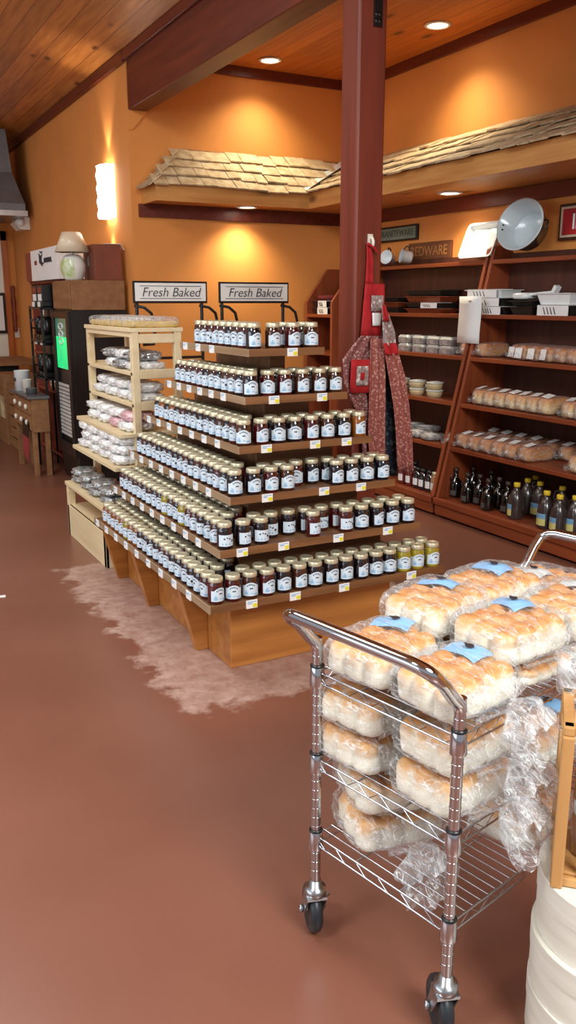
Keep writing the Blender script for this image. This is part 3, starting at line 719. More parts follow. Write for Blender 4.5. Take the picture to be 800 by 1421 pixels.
for i, (p, dx, lv) in enumerate(((558, .09, 0), (580, .08, 0), (604, .1, 0), (558, .09, 1), (580, .08, 1), (604, .1, 1), (568, .3, 0), (592, .3, 0))):
    t = thing('cheese_tub', f'round cheese tub, {ORD[i % 3] if i < 6 else ORD[i-6]} from the apron, {"top" if lv else ("bottom" if i < 6 else "back row")} of the tubs', 'tub', (fx(z)+dx, yat(p, z, dx), z+lv*.062), group='round tubs on the left bookcase')
    MB().lathe([(0, 0), (.056, 0), (.066, .05), (0, .05)], 18, cap=False).build('tub_body', M_cheese, t)
    MB().lathe([(.068, .046), (.07, .05), (.07, .058), (.06, .0605), (0, .0605)], 18, cap=False).build('lid', M_clear, t)
    MB().box(-.03, .03, -.025, .025, .0605, .062).build('label', M_white, t)
z = SZ[3]
cnt = 0
for lv in range(2):
    for i, p in enumerate((570, 590, 610, 628)):
        t = thing('clear_box', f'clear box of biscuits, {ORD[i]} from the apron, {"upper" if lv else "lower"} layer on the left bookcase', 'box', (fx(z)+.12, yat(p, z, .12), z+lv*.068), group='clear biscuit boxes on the left bookcase')
        MB().prism([(-.075, -.066, 0), (.075, -.066, 0), (.085, -.072, .045), (-.085, -.072, .045)], (0, .135, 0)).build('tray', M_silver, t, bevel=.004)
        b = MB(); loft(b, [rect(-.084, .084, -.070, .066, .046), rect(-.07, .07, -.058, .054, .065)]); b.build('lid', M_clear, t, bevel=.005)
z = SZ[1]
for i, (p, dx, hgt) in enumerate(((566, .14, .05), (585, .1, .055), (603, .1, .05), (575, .3, .06), (596, .3, .06))):
    v, fc = rbox(.2, .15, hgt, (8, 8, 4), 4, lambda q: q*(1+.1*noise.noise(q*4+Vector((i, 0, 0)))))
    o = MB().add(v, fc, 0, True).build('wrapped_pack', M_silver, loc=(fx(z)+dx, yat(p, z, dx), z)); o.rotation_euler.z = rl.uniform(-.4, .4)
    MB().box(-.07, .0, -.05, .05, hgt-.002, hgt+.002).build('label', M_white, o)
    tag(o, f'shiny wrapped pack, {ORD[i] if i < 3 else ORD[i-3]} from the apron, {"front" if i < 3 else "back"} of the lower left shelf', 'package', 'wrapped packs on the left bookcase')

# --- stoneware pans in printed sleeves
M_terra = mat('terracotta_glaze', (132, 62, 36), .4, var=.12); M_pan = mat('charcoal_pan', (42, 40, 38), .4, var=.2)
def pan(x, y, z, w, d, h, m, label, sleeve=None, group=None, rz=0, taper=.02):
    t = thing('baking_pan', label, 'baking pan', (x, y, z), rz, group)
    b = MB(); hx, hy = d/2, w/2
    loft(b, [rect(-hx+taper, hx-taper, -hy+taper, hy-taper, 0), rect(-hx, hx, -hy, hy, h), rect(-hx-.012, hx+.012, -hy-.012, hy+.012, h), rect(-hx-.012, hx+.012, -hy-.012, hy+.012, h+.006),
             rect(-hx+.008, hx-.008, -hy+.008, hy-.008, h+.006), rect(-hx+taper+.006, hx-taper-.006, -hy+taper+.006, hy-taper-.006, .008)])
    b.build('pan_body', m, t, bevel=.003)
    if sleeve:
        a, c = sleeve
        s_ = MB().box(-hx-.017, hx*.4, a, c, -.0005, .0).box(-hx-.017, -hx-.014, a, c, 0, h+.009).box(-hx-.017, hx*.4, a, c, h+.007, h+.01).build('printed_sleeve', M_white, t)
        b = MB(); L_ = c-a
        for k in range(4):
            yy = a+L_*(.38+.11*k); b.prism([(-hx-.0172, yy, .008), (-hx-.0172, yy+.012, .008), (-hx-.0172, yy+.03, h-.004), (-hx-.0172, yy+.022, h-.004)], (-.001, 0, 0))
        b.build('print_mark', M_grey, s_)
    return t
z = SZ[4]; X_ = fx(z)+.13
def stack(px, w, items, dx=.13):
    zz = z; y = yat(px, z, dx)
    for lab, m, h, sl_, off in items:
        pan(fx(z)+dx, y+off, zz, w, .2, h, m, lab, sl_); zz += h+.0115
stack(552, .3, [('dark oblong pan lowest in the stack nearest the apron', M_pan, .035, None, 0), ('terracotta pan in the middle of the stack nearest the apron', M_terra, .034, None, 0), ('dark curved rim pan on top of the stack nearest the apron', M_pan, .03, None, .02)])
stack(600, .46, [('terracotta pan at the base of the second stack from the apron', M_terra, .03, None, 0), ('charcoal pan in a white sleeve, second stack from the apron', M_pan, .034, (-.21, .0), 0), ('terracotta pan third up in the second stack from the apron', M_terra, .04, None, 0), ('long charcoal tray topping the second stack from the apron', M_pan, .04, None, 0)])
stack(690, .38, [('charcoal pan in short white sleeve, lowest under the white notice stack', M_pan, .048, (-.17, .06), 0), ('charcoal pan in long white sleeve, middle of the stack right of the upright', M_pan, .05, (-.17, .17), .02), ('white sleeved shallow pan topping the stack right of the upright', M_enam, .05, (-.16, .16), .04)])
stack(738, .22, [('dark pan under the long white handled scoop', M_pan, .05, None, 0), ('dark shallow pan below the long white handled scoop', M_pan, .03, None, 0)])
o = MB()
v, fc = rbox(.13, .16, .05, (8, 8, 4), 4); o.add(v, fc, 0, True)
o.bar((0, -.06, .035), (0, -.3, .05), .045, .02); o.bar((0, -.28, .04), (0, -.31, .09), .05, .03)
o = o.build('baking_scoop', M_enam, loc=(fx(z)+.1, yat(728, z, .1), z+.105), bevel=.004); tag(o, 'long white handled scoop lying across the dark pans', 'scoop')
stack(785, .3, [('white sleeved pan under the white dish at the right edge', M_pan, .06, (-.14, .14), 0), ('open white dish on the sleeved pan at the right edge', M_enam, .07, None, .02)])
z = 1.49
for i, (px, lab, sl_) in enumerate(((447, 'dark pan in a white sleeve, lower one left of the timber post', (-.12, .06)), (449, 'dark pan in a white sleeve, upper one left of the timber post', (-.1, .05)))):
    pan(4.2, 6.97, z+.062*i, .36, .22, .05, M_pan, lab, sl_)
v, fc = rbox(.2, .3, .04, (8, 8, 4), 4, lambda q: q*(1+.14*noise.noise(q*3)))
tag(MB().add(v, fc, 0, True).build('folded_cloth', mat('wine_cloth', (116, 36, 40), .9), loc=(4.2, 6.97, z+.13)), 'folded wine red cloth on the pans left of the timber post', 'cloth')

# --- enamelware on top
z = SZ[5]
tub = thing('enamel_tub', 'large pale grey enamel tub tipped on its side atop the right bookcase', 'tub', (4.46, 4.735, z+.002))
Mr = Matrix.Rotation(R(-74), 3, 'Y') @ Matrix.Rotation(0, 3, 'Z')
Mr = Matrix.Rotation(R(14), 3, 'Z') @ Mr
prof = [(0, 0), (.125, 0), (.138, .01), (.172, .15)]; prof2 = [(.172, .15), (.182, .152), (.182, .16), (.168, .158), (.131, .018), (.12, .012), (0, .012)]
cz = Vector((0.02, 0, .176))
M_speck = mat('dark_speckled_enamel', (84, 82, 80), .2, rgb2=(44, 42, 42), scale=60, coat=.4)
MB().lathe(prof, 36, cz, M=Mr, cap=False, m=1).lathe(prof2, 36, cz, M=Mr, cap=False).build('tub_body', [M_blueenam, M_speck], tub)
for a in (R(90), R(-90)):
    cp = [Mr @ Vector((math.cos(a+q)*(.170+ (.03 if abs(q) < .15 else 0)), math.sin(a+q)*(.170+(.03 if abs(q) < .15 else 0)), .125))+cz for q in (-.22, -.18, -.12, 0, .12, .18, .22)]
    MB().tube(cp, .006, 8).build('handle', M_blackm, tub)
b = MB()
for a in (R(84), R(96), R(-84), R(-96)): b.lathe([(0, -.006), (.008, -.004), (.008, .004), (0, .006)], 8, Mr @ Vector((math.cos(a)*.158, math.sin(a)*.158, .125))+cz)
b.build('rivet', M_blackm, tub)
sq = thing('square_pan', 'white square enamel pan leaning on the wall above the left bookcase', 'pan', (4.5, 5.235, z))
Ms = Matrix.Rotation(R(-68), 3, 'Y')
def sring(hx, hz, r, d):
    pts = []
    for cxx, cyy, a0 in ((hx-r, hz-r, 0), (-hx+r, hz-r, 90), (-hx+r, -hz+r, 180), (hx-r, -hz+r, 270)):
        for q in range(4):
            a = R(a0+30*q); pts.append(Ms @ Vector((cxx+r*math.cos(a), cyy+r*math.sin(a), d))+Vector((-.015, 0, .135)))
    return pts
b = MB(); loft(b, [sring(.115, .165, .03, 0), sring(.13, .18, .035, .045), sring(.14, .19, .04, .047), sring(.14, .19, .04, .052), sring(.125, .175, .034, .05), sring(.108, .158, .03, .008)], sm=False)
b.build('pan_body', M_enam, sq, bevel=.003)
for i, (px, lab) in enumerate(((546, 'white enamel mug lying on its side nearest the timber post'), (574, 'pale grey enamel mug lying on its side, away from the post'))):
    t = thing('enamel_mug', lab, 'mug', (4.46, yat(px, z, .08), z+.0))
    Mm = Matrix.Rotation(R(205 if i == 0 else 160), 3, 'Z') @ Matrix.Rotation(R(80), 3, 'Y')
    c_ = Vector((0, 0, .062))
    MB().lathe([(0, 0), (.045, 0), (.05, .01), (.058, .09), (.061, .092), (.056, .092), (.048, .012), (0, .008)], 20, c_, M=Mm, cap=False).build('cup', M_enam if i == 0 else M_blueenam, t)
    MB().tube([Mm @ Vector((-.05, 0, .02))+c_, Mm @ Vector((-.08, 0, .03))+c_, Mm @ Vector((-.085, 0, .06))+c_, Mm @ Vector((-.056, 0, .075))+c_], .006, 8).build('handle', M_blackm, t)

# --- paper notice on the upright
p0 = at(640, 438, 0, 4.27)
t = thing('paper_notice', 'white paper notice taped to the bookcase upright', 'notice', (4.255, 5.075, 1.47))
b = MB(); n = 6
for sgn in (0,):
    vs = [];
    for i in range(n+1):
        for j in (-1, 1): vs.append((.004*math.sin(i*.9)-.01, j*.125, .17-.34*i/n))
    fs = [(2*i, 2*i+1, 2*i+3, 2*i+2) for i in range(n)]
    b.add(vs, fs, 0, True)
o = b.build('sheet', M_white, t); so = o.modifiers.new('thickness', 'SOLIDIFY'); so.thickness = .002
MB().box(-.014, -.009, -.012, .012, .13, .138).build('tape', M_cardb, t)

# ------------------------------------------------------------------ aprons on the post
def print_fabric(name, a, b_, c_, scale=70):
    m = mat(name, a, .9, rgb2=b_, scale=scale, detail=3); nt = m.node_tree; N = nt.nodes; L = nt.links; p = N['Principled BSDF']
    src = p.inputs['Base Color'].links[0].from_socket; tc = [n for n in N if n.type == 'TEX_COORD'][0]
    vo = N.new('ShaderNodeTexVoronoi'); vo.inputs['Scale'].default_value = scale*.55; L.new(tc.outputs['Object'], vo.inputs['Vector'])
    rp = N.new('ShaderNodeValToRGB'); rp.color_ramp.elements[0].position = .3; rp.color_ramp.elements[0].color = (1, 1, 1, 1); rp.color_ramp.elements[1].position = .42; rp.color_ramp.elements[1].color = (0, 0, 0, 1)
    L.new(vo.outputs['Distance'], rp.inputs[0]); mx = N.new('ShaderNodeMix'); mx.data_type = 'RGBA'; L.new(rp.outputs[0], mx.inputs[0]); L.new(src, mx.inputs[6]); mx.inputs[7].default_value = lin(*c_); L.new(mx.outputs[2], p.inputs['Base Color'])
    return m
M_mauve = print_fabric('mauve_print', (150, 92, 88), (114, 64, 64), (182, 150, 142), 120)
M_pinkp = print_fabric('rose_print', (172, 100, 90), (128, 66, 60), (196, 146, 132), 120)
M_redf = mat('red_cotton', (178, 28, 34), .85, var=.12, scale=20); M_greyp = print_fabric('grey_floral', (170, 158, 152), (130, 100, 100), (206, 198, 190)); M_navy = print_fabric('navy_print', (34, 40, 58), (20, 24, 40), (70, 92, 90))
def cloth(name, rows, yp, m, parent, folds=3, amp=.012, n=24, phase=0, thick=.005):
    """hanging cloth: rows of (pixel y, left x, right x) on the plane Y = yp, rippled into folds"""
    vs = []; fine = []
    for a, c in zip(rows, rows[1:]):
        for q in range(4): f = q/4; fine.append(tuple(a[i]+(c[i]-a[i])*f for i in range(3)))
    fine.append(rows[-1])
    for k, (py, xl, xr) in enumerate(fine):
        pl = at(xl, py, 1, yp); pr = at(xr, py, 1, yp); t_ = k/(len(fine)-1)
        for j in range(n+1):
            f = j/n; p = pl.lerp(pr, f)
            p.y -= amp*(.35+.65*t_)*(1+math.sin(phase+f*folds*2*PI+.5*math.sin(t_*4)))+.004*noise.noise(Vector((f*3, t_*4, phase)))
            vs.append(p)
    fs = [(k*(n+1)+j, k*(n+1)+j+1, (k+1)*(n+1)+j+1, (k+1)*(n+1)+j) for k in range(len(fine)-1) for j in range(n)]
    o = MB().add(vs, fs, 0, True).build(name, m, parent); so = o.modifiers.new('thickness', 'SOLIDIFY'); so.thickness = thick; so.offset = 1
    return o
hk = thing('wall_hook', 'white hook on the post face holding the red strapped apron', 'hook', (0, 0, 0))
h0 = at(513.5, 336, 1, 3.93)
MB().tube([h0+Vector((0, 0, .02)), h0+Vector((0, -.025, .02)), h0+Vector((0, -.035, .0)), h0+Vector((0, -.03, -.02))], .008, 8).box(h0.x-.014, h0.x+.014, 3.922, 3.93, h0.z-.03, h0.z+.04).build('hook_body', M_cream, hk)
ap = thing('apron', 'red bibbed apron with mauve print skirt hanging on the timber post', 'apron', (0, 0, 0))
cloth('neck_strap', [(338, 509, 515), (362, 509, 518), (395, 507, 518)], 3.915, M_redf, ap, 1, .003, 8)
MB().tube([at(511, 338, 1, 3.9), at(519, 343, 1, 3.9), at(526, 352, 1, 3.9)], [.007, .008, .003], 8).build('tie', M_redf, ap)
cloth('bib', [(394, 507, 534), (420, 504, 533), (467, 500, 528)], 3.905, M_redf, ap, 1, .008, 12)
cloth('bib_patch', [(410, 516, 533), (432, 515, 531)], 3.885, M_greyp, ap, 1, .004, 8)
cloth('bib_patch', [(434, 517, 530), (452, 517, 528)], 3.885, M_white, ap, 1, .004, 8)
cloth('skirt', [(466, 500, 530), (480, 488, 532), (498, 474, 533), (530, 475, 533), (552, 484, 533), (570, 492, 533), (600, 500, 533), (660, 503, 533)], 3.89, M_mauve, ap, 3, .016, 36)
cloth('pocket', [(499, 488, 515), (545, 485, 514)], 3.855, M_redf, ap, 1, .005, 10)
cloth('pocket_patch', [(508, 496, 512), (535, 494, 511)], 3.845, M_greyp, ap, 1, .004, 8)
cloth('pocket_center', [(517, 501, 507), (527, 500, 506)], 3.838, M_redf, ap, 1, .002, 6)
cloth('side_panel', [(470, 514, 532), (520, 512, 533), (600, 509, 532), (660, 511, 531)], 3.862, M_pinkp, ap, 2, .014, 20, 1.2)
ap2 = thing('apron', 'rose print apron with a red and white top, hanging right of the red bib', 'apron', (0, 0, 0))
cloth('top_panel', [(424, 530, 534), (440, 529, 540), (462, 530, 547), (480, 530, 549)], 3.84, M_greyp, ap2, 1, .012, 14)
cloth('red_band', [(476, 531, 550), (492, 533, 552)], 3.825, M_redf, ap2, 1, .012, 14)
cloth('red_band', [(424, 530, 535), (446, 531, 540)], 3.828, M_redf, ap2, 1, .008, 10)
cloth('skirt', [(490, 533, 552), (520, 537, 560), (560, 543, 565), (600, 546, 568), (655, 549, 571)], 3.83, M_pinkp, ap2, 2, .018, 20, .6)
ap3 = thing('apron', 'dark navy print apron showing between the two rose aprons', 'apron', (0, 0, 0))
cloth('skirt', [(440, 529, 534), (505, 530, 540), (540, 530, 546), (600, 530, 549), (660, 531, 551)], 3.905, M_navy, ap3, 2, .012, 16)

# ------------------------------------------------------------------ wire cart (local x = across a, y = along b, origin at the near left post)
CL = Vector((.951, 1.628, 0)); CR = Vector((1.046, 1.218, 0)); cu = (CR-CL).normalized(); CW = (CR-CL).length; CLN = .84
ca = math.atan2(cu.y, cu.x)
def cart(a, b_, z): v = Vector((-cu.y, cu.x, 0)); return CL+cu*a+v*b_+Vector((0, 0, z))
ct = thing('wire_cart', 'chrome wire shelf cart on casters loaded with bagged rolls', 'cart', CL, ca)
CZ = [.30, .515, .745]; PR = .0127
for ia, a in enumerate((0, CW)):
    for ib, b_ in enumerate((0, CLN)):
        m = MB().tube([(a, b_, .165), (a, b_, .83)], PR, 14)
        zz = .20
        while zz < .80:
            m.lathe([(PR, -.0012), (PR+.0009, -.0006), (PR+.0009, .0006), (PR, .0012)], 14, (a, b_, zz), cap=False); zz += .0254
        p_ = m.build('post', M_chrome, ct)
        for z in CZ:
            MB().lathe([(.0185, -.038), (.0195, -.034), (.0165, .014), (.0150, .016)], 14, (a, b_, z-.002), cap=False).lathe([(.0172, .012), (.0176, .016), (.0135, .019)], 14, (a, b_, z-.002), m=1, cap=False).build('collar', [M_chrome, M_black], p_)
for i, z in enumerate(CZ):
    m = MB(); wr = .0026
    for (p, q) in (((0, 0), (CW, 0)), ((0, CLN), (CW, CLN)), ((0, 0), (0, CLN)), ((CW, 0), (CW, CLN))):
        for dz in (0, -.026): m.tube([(*p, z+dz-.004), (*q, z+dz-.004)], wr, 6)
        L_ = math.dist(p, q); k = max(4, int(L_/.035)); pts = []
        for j in range(k+1):
            f = j/k; pts.append((p[0]+(q[0]-p[0])*f, p[1]+(q[1]-p[1])*f, z-.004-(.026 if j % 2 else 0)))
        m.tube(pts, .0013, 5, sm=False)
    n = 30
    for j in range(1, n): y = CLN*j/n; m.tube([(0, y, z), (CW, y, z)], .0019, 5)
    for f in (.33, .66):
        m.tube([(CW*f, 0, z-.005), (CW*f, CLN, z-.005)], .0026, 5)
    m.build('wire_shelf', M_chrome, ct)
def handle(b0, sg):
    pts = []
    def arc(a, sgn):
        r = []
        for q in range(5): r.append((a, b0+sg*.012*(q/4)**2*2, .80+.035*q/4))
        return r
    pts = arc(0, 1)+[(0, b0+sg*.06, .878)]
    for q in range(0, 7):
        t_ = PI/2*q/6; pts.append((.05-.05*math.cos(t_), b0+sg*(.085+.022*math.sin(t_)), .898+.022*math.sin(t_)))
    left = pts; right = [(CW-p[0], p[1], p[2]) for p in reversed(left)]
    return MB().tube(left+right, .0145, 14).build('push_handle', M_chrome, ct)
handle(0, -1); handle(CLN, 1)
def caster(a, b_, rz):
    c_ = bpy.data.objects.new('caster', MB().lathe([(.0, .168), (.015, .168), (.017, .15), (.027, .148), (.028, .128), (.022, .124), (0, .124)], 16, cap=False)
        .prism([(-.026, -.024, .124), (-.026, .02, .124), (-.026, .045, .06), (-.026, .03, .052), (-.026, .012, .06)], (.003, 0, 0))
        .prism([(.023, -.024, .124), (.023, .02, .124), (.023, .045, .06), (.023, .03, .052), (.023, .012, .06)], (.003, 0, 0))
        .obox((0, 0, .125), (.026, 0, 0), (0, .024, 0), (0, 0, .004)).mesh('caster', M_zinc)); COL.objects.link(c_)
    c_.parent = ct; c_.location = (a, b_, 0); c_.rotation_euler.z = rz
    Mx = Matrix.Rotation(R(90), 3, 'Y')
    MB().lathe([(0, -.014), (.04, -.014), (.042, -.016), (.054, -.016), (.061, -.010), (.063, 0), (.061, .010), (.054, .016), (.042, .016), (.04, .014), (0, .014)], 28, (0, .03, .0632), M=Mx, cap=False).build('wheel', M_rubber, c_)
    MB().lathe([(0, -.034), (.007, -.034), (.007, .034), (0, .034)], 10, (0, .03, .0632), M=Mx, cap=False).lathe([(0, -.037), (.011, -.034), (.011, -.028), (0, -.028)], 6, (0, .03, .0632), M=Mx, cap=False).build('axle_bolt', M_zinc, c_)
    MB().bar((.02, .045, .07), (.05, .075, .065), .02, .006).build('brake_lever', M_zinc, c_)
caster(0, 0, R(60)); caster(CW, 0, R(57)); caster(0, CLN, R(40)); caster(CW, CLN, R(70))

# ------------------------------------------------------------------ bagged rolls
def rolls_meshes(seed, sx, sy, sz, nx, ny):
    r = random.Random(seed); o = Vector((r.random()*9, r.random()*9, r.random()*9))
    def f(q):
        cx = abs(math.sin(PI*nx*(q.x+1)/2)); cy = abs(math.sin(PI*ny*(q.y+1)/2))
        top = max(0, q.z); dome = (cx*cy)**.5
        hz = q.z if q.z < 0 else q.z*(.73+.31*dome)
        sxn = 1-.14*abs(q.x)**6*(1-cy**.5); syn = 1-.14*abs(q.y)**6*(1-cx**.5)
        n_ = noise.noise(q*1.3+o)*.05+noise.noise(q*6+o)*.018
        sag = -.10*top*(q.x*q.x*.5+q.y*q.y*.5)
        return Vector((q.x*sxn*(1+n_)*(1-.03*top), q.y*syn*(1+n_)*(1-.03*top), hz*(1+n_*1.5)+sag))
    v, fc = rbox(sx, sy, sz, (nx*7, ny*7, 8), 6, f)
    br = MB().add(v, fc, 0, True).mesh('bread_rolls', M_roll)
    ex = .012
    def g(q):
        rid = 1-abs(noise.noise(q*2.6+o))*2; n_ = .03*rid+.03*noise.noise(q*6+o)+.012*noise.noise(q*15+o)
        return Vector((q.x*(1+n_), q.y*(1+n_), q.z*(1+n_*1.6) if q.z > 0 else q.z*(1+n_*.1)))
    v, fc = rbox(sx+2*ex, sy+2*ex, sz+.010, (34, 30, 14), 4.2, g)
    bg_ = MB().add([x+Vector((0, 0, -.0005)) for x in v], fc, 0, True).mesh('plastic_bag', M_bag)
    # gathered neck and loose tail of the bag, leaving the +x end
    rings = []; nn = 22; N_ = 16
    for i in range(N_+1):
        t_ = i/N_
        if t_ < .35: k = t_/.35; ry = sy*.40*(1-k)**1.3+.014; rz = sz*.40*(1-k)**1.2+.012; x = sx/2+.006+k*.05
        else: k = (t_-.35)/.65; ry = .014+.050*math.sin(min(1, k*1.15)*PI*.62); rz = .012+.038*math.sin(min(1, k*1.15)*PI*.62); x = sx/2+.056+k*.085
        zc = sz*.45-.055*max(0, t_-.3)**1.4*1.6
        ring = []
        for j in range(nn):
            a = 2*PI*j/nn; w = 1+.42*noise.noise(Vector((math.cos(a)*2.2, math.sin(a)*2.2, t_*3.5))+o)+.22*math.sin(a*7+t_*5+seed)
            ring.append(Vector((x+.012*noise.noise(Vector((a*2, t_*3, seed)))*t_, math.cos(a)*ry*w, zc+math.sin(a)*rz*w)))
        rings.append(ring)
    b = MB(); loft(b, rings, 0, False, True); tl = b.mesh('bag_tail', M_bagt)
    return br, bg_, tl
M_blue = mat('blue_bag_label', (138, 188, 232), .35, var=.06)
M_pale = mat('clear_pale_label', (214, 216, 214), .3, var=.05)
def lab_me(m):
    b = MB(); n = 6; vs = []
    for i in range(n+1):
        for j in range(n+1):
            x = -.05+.10*i/n; y = -.032+.064*j/n; vs.append((x, y, .004*math.sin(x*50)+.003*math.cos(y*60)-3*x*x-2*y*y))
    b.add(vs, [(i*(n+1)+j, (i+1)*(n+1)+j, (i+1)*(n+1)+j+1, i*(n+1)+j+1) for i in range(n) for j in range(n)], 0, True)
    b.lathe([(0, .0095), (.008, .0092), (.011, .0085)], 7, (.005, 0, 0), m=1, cap=False).box(-.01, .018, -.003, .002, .0085, .0098, 1)
    return b.mesh('bag_label', [m, M_ink, M_white])
LBB, LBP = lab_me(M_blue), lab_me(M_pale)
RM = [rolls_meshes(i+1, .185, .235, .088, 3, 4) for i in range(4)]+[rolls_meshes(9, .18, .20, .038, 3, 4)]
def rolls(a, b_, z, label, var, rz=0, lab=LBB, labpos=(.0, .055), tilt=(0, 0), group='bagged dinner rolls on the cart', tail=True):
    br, bg_, tl = RM[var]
    o = bpy.data.objects.new('bagged_rolls', br); COL.objects.link(o)
    p = cart(a, b_, z); o.location = p; o.rotation_euler = (tilt[0], tilt[1], ca+rz); tag(o, label, 'bread', group)
    for n, me in (('plastic_bag', bg_), ('bag_tail', tl)):
        if n == 'bag_tail' and not tail: continue
        q = bpy.data.objects.new(n, me); COL.objects.link(q); q.parent = o
    if lab:
        q = bpy.data.objects.new('bag_label', lab); COL.objects.link(q); q.parent = o; q.location = (labpos[0], labpos[1], .098); q.rotation_euler = (rnd.uniform(-.08, .08), rnd.uniform(-.08, .08), rnd.uniform(-.3, .3))
T = .7475; T2 = T+.050
rolls(.105, .118, T, 'bagged rolls at the near left corner of the cart top, by the push handle', 0, R(3), labpos=(-.03, .07))
rolls(.315, .122, T, 'bagged rolls at the near right corner of the cart top, tail hanging over the edge', 1, R(-3), labpos=(-.02, .06))
rolls(.105, .37, T, 'squashed bag of rolls beneath the raised bag, left side of the cart top', 4, R(2), lab=None, tail=False)
rolls(.315, .38, T, 'squashed bag of rolls beneath the raised bag, right side of the cart top', 4, R(-2), lab=None, tail=False)
rolls(.070, .345, T2, 'raised bag of rolls with blue label, overhanging the cart top left edge', 2, R(6), labpos=(-.02, .05))
rolls(.295, .350, T2, 'raised bag of rolls with blue label, on the cart top right half', 3, R(-6), labpos=(-.04, .05))
rolls(.105, .585, T, 'squashed bag of rolls lowest at the far left of the cart top', 4, R(4), lab=None)
rolls(.315, .595, T, 'squashed bag of rolls lowest at the far right of the cart top', 4, R(-2), lab=None)
rolls(.085, .575, T2, 'raised bag of rolls at the far left of the cart top, blue label', 0, R(-4), labpos=(-.03, .03))
rolls(.315, .60, T2, 'raised bag of rolls at the far right of the cart top', 2, R(3), lab=LBP, labpos=(-.02, .06))
rolls(.115, .765, T+.012, 'bag of rolls with pale label at the far end of the cart top', 3, R(5), lab=LBP, labpos=(-.03, .0))
T = .518; T2 = T+.098
rolls(.075, .125, T, 'lower bag of rolls on the middle cart shelf, near left', 3, R(0), lab=None)
rolls(.075, .122, T2, 'upper bag of rolls on the middle cart shelf, near left', 0, R(4))
rolls(.315, .13, T, 'lower bag of rolls on the middle cart shelf, near right', 2, R(-4), lab=None)
rolls(.315, .135, T2, 'upper bag of rolls on the middle cart shelf, near right', 1, R(-2))
rolls(.10, .42, T, 'bag of rolls on the middle cart shelf, behind the near left pair', 2, R(2))
rolls(.315, .45, T, 'bag of rolls on the middle cart shelf, behind the near right pair', 0, R(3))
T = .303; T2 = T+.098
rolls(.105, .155, T, 'lower bag of rolls on the bottom cart shelf, near left', 1, R(-22), lab=None)
rolls(.10, .15, T2+.004, 'upper bag of rolls on the bottom cart shelf, near left, tipped', 2, R(-20), lab=None, tilt=(R(-6), R(7)), tail=False)
rolls(.31, .42, T, 'bag of rolls on the bottom cart shelf, far right', 3, R(4), lab=None, tail=False)
rolls(.09, .53, T, 'bag of rolls on the bottom cart shelf, far left', 0, R(4), lab=None)

# ------------------------------------------------------------------ round wooden boxes and slatted crate at the near right
BX, BY = 1.375, 1.055
M_shadow = mat('gap_dark', (120, 108, 92), .8)
def bentwood(r, h, x, y, z, label, rz=0):
    t = thing('bentwood_box', label, 'box', (x, y, z), rz, 'round bentwood boxes')
    MB().sharp([(0, 0), (r, 0), (r, h*.8), (r*.97, h*.8)], 48).build('box_body', M_ash, t)
    MB().sharp([(r*.99, h*.60), (r*1.012, h*.60), (r*1.014, h*.985), (r*1.006, h), (0, h)], 48).build('lid', M_ash, t)
    b = MB()
    for dz0, dz1, rr, a in ((.03, .57, 1.002, R(205)), (.62, .97, 1.022, R(228))):
        b.lathe([(r*rr, h*dz0), (r*(rr+.007), h*dz0), (r*(rr+.007), h*dz1), (r*rr, h*dz1)], 6, a0=a, a1=a+.5, sm=False)
    b.build('lap_joint', M_ash, t)
bentwood(.186, .135, BX+.006, BY-.010, 0, 'round pale bentwood box at the base of the stack, near right', 0)
bentwood(.178, .135, BX, BY-.004, .136, 'round pale bentwood box, middle of the stack, near right', .5)
bentwood(.174, .145, BX+.006, BY, .272, 'round pale bentwood box on top of the stack, under the slatted crate', 1.1)
cr = thing('slatted_crate', 'honey coloured slatted wooden crate standing on the round boxes', 'crate', (BX, BY, .4175))
def C_(b, n, m, bevel=.003): return b.build(n, m, cr, bevel=bevel)
cp = at(772, 1225, 2, .4175); lx, ly = cp.x-BX, cp.y-BY
ang = R(-45); ux = Vector((math.cos(ang), math.sin(ang), 0)); uy = Vector((-ux.y, ux.x, 0)); o0 = Vector((lx, ly, 0))
for i, (dx, dy) in enumerate(((0, 0), (.24, 0), (0, .16), (.24, .16))):
    p = o0+ux*dx+uy*dy
    if i < 2 or True:
        C_(MB().bar(p+Vector((0, 0, 0)), p+Vector((0, 0, .345)), .04, .024, up=ux), 'corner_post', M_crate)
for k, zz in enumerate((.012, .355)):
    for dy in (0, .16):
        C_(MB().bar(o0+uy*dy+Vector((0, 0, zz))-ux*.012, o0+uy*dy+ux*.252+Vector((0, 0, zz)), .022, .02), 'rail', M_crate)
    for dx in (0, .24):
        C_(MB().bar(o0+ux*dx+uy*-.015+Vector((0, 0, zz)), o0+ux*dx+uy*.175+Vector((0, 0, zz)), .022, .02), 'rail', M_crate)
for j in range(1, 5):
    C_(MB().bar(o0+ux*.048*j+Vector((0, 0, .022)), o0+ux*.048*j+Vector((0, 0, .345)), .02, .012, up=ux), 'slat', M_crate)
C_(MB().prism([o0+Vector((0, 0, .022)), o0+ux*.24+Vector((0, 0, .022)), o0+ux*.24+uy*.16+Vector((0, 0, .022)), o0+uy*.16+Vector((0, 0, .022))], (0, 0, .008)), 'floor_board', M_crate)
M_jarw = mat('white_lid', (226, 230, 228), .3, coat=.4)
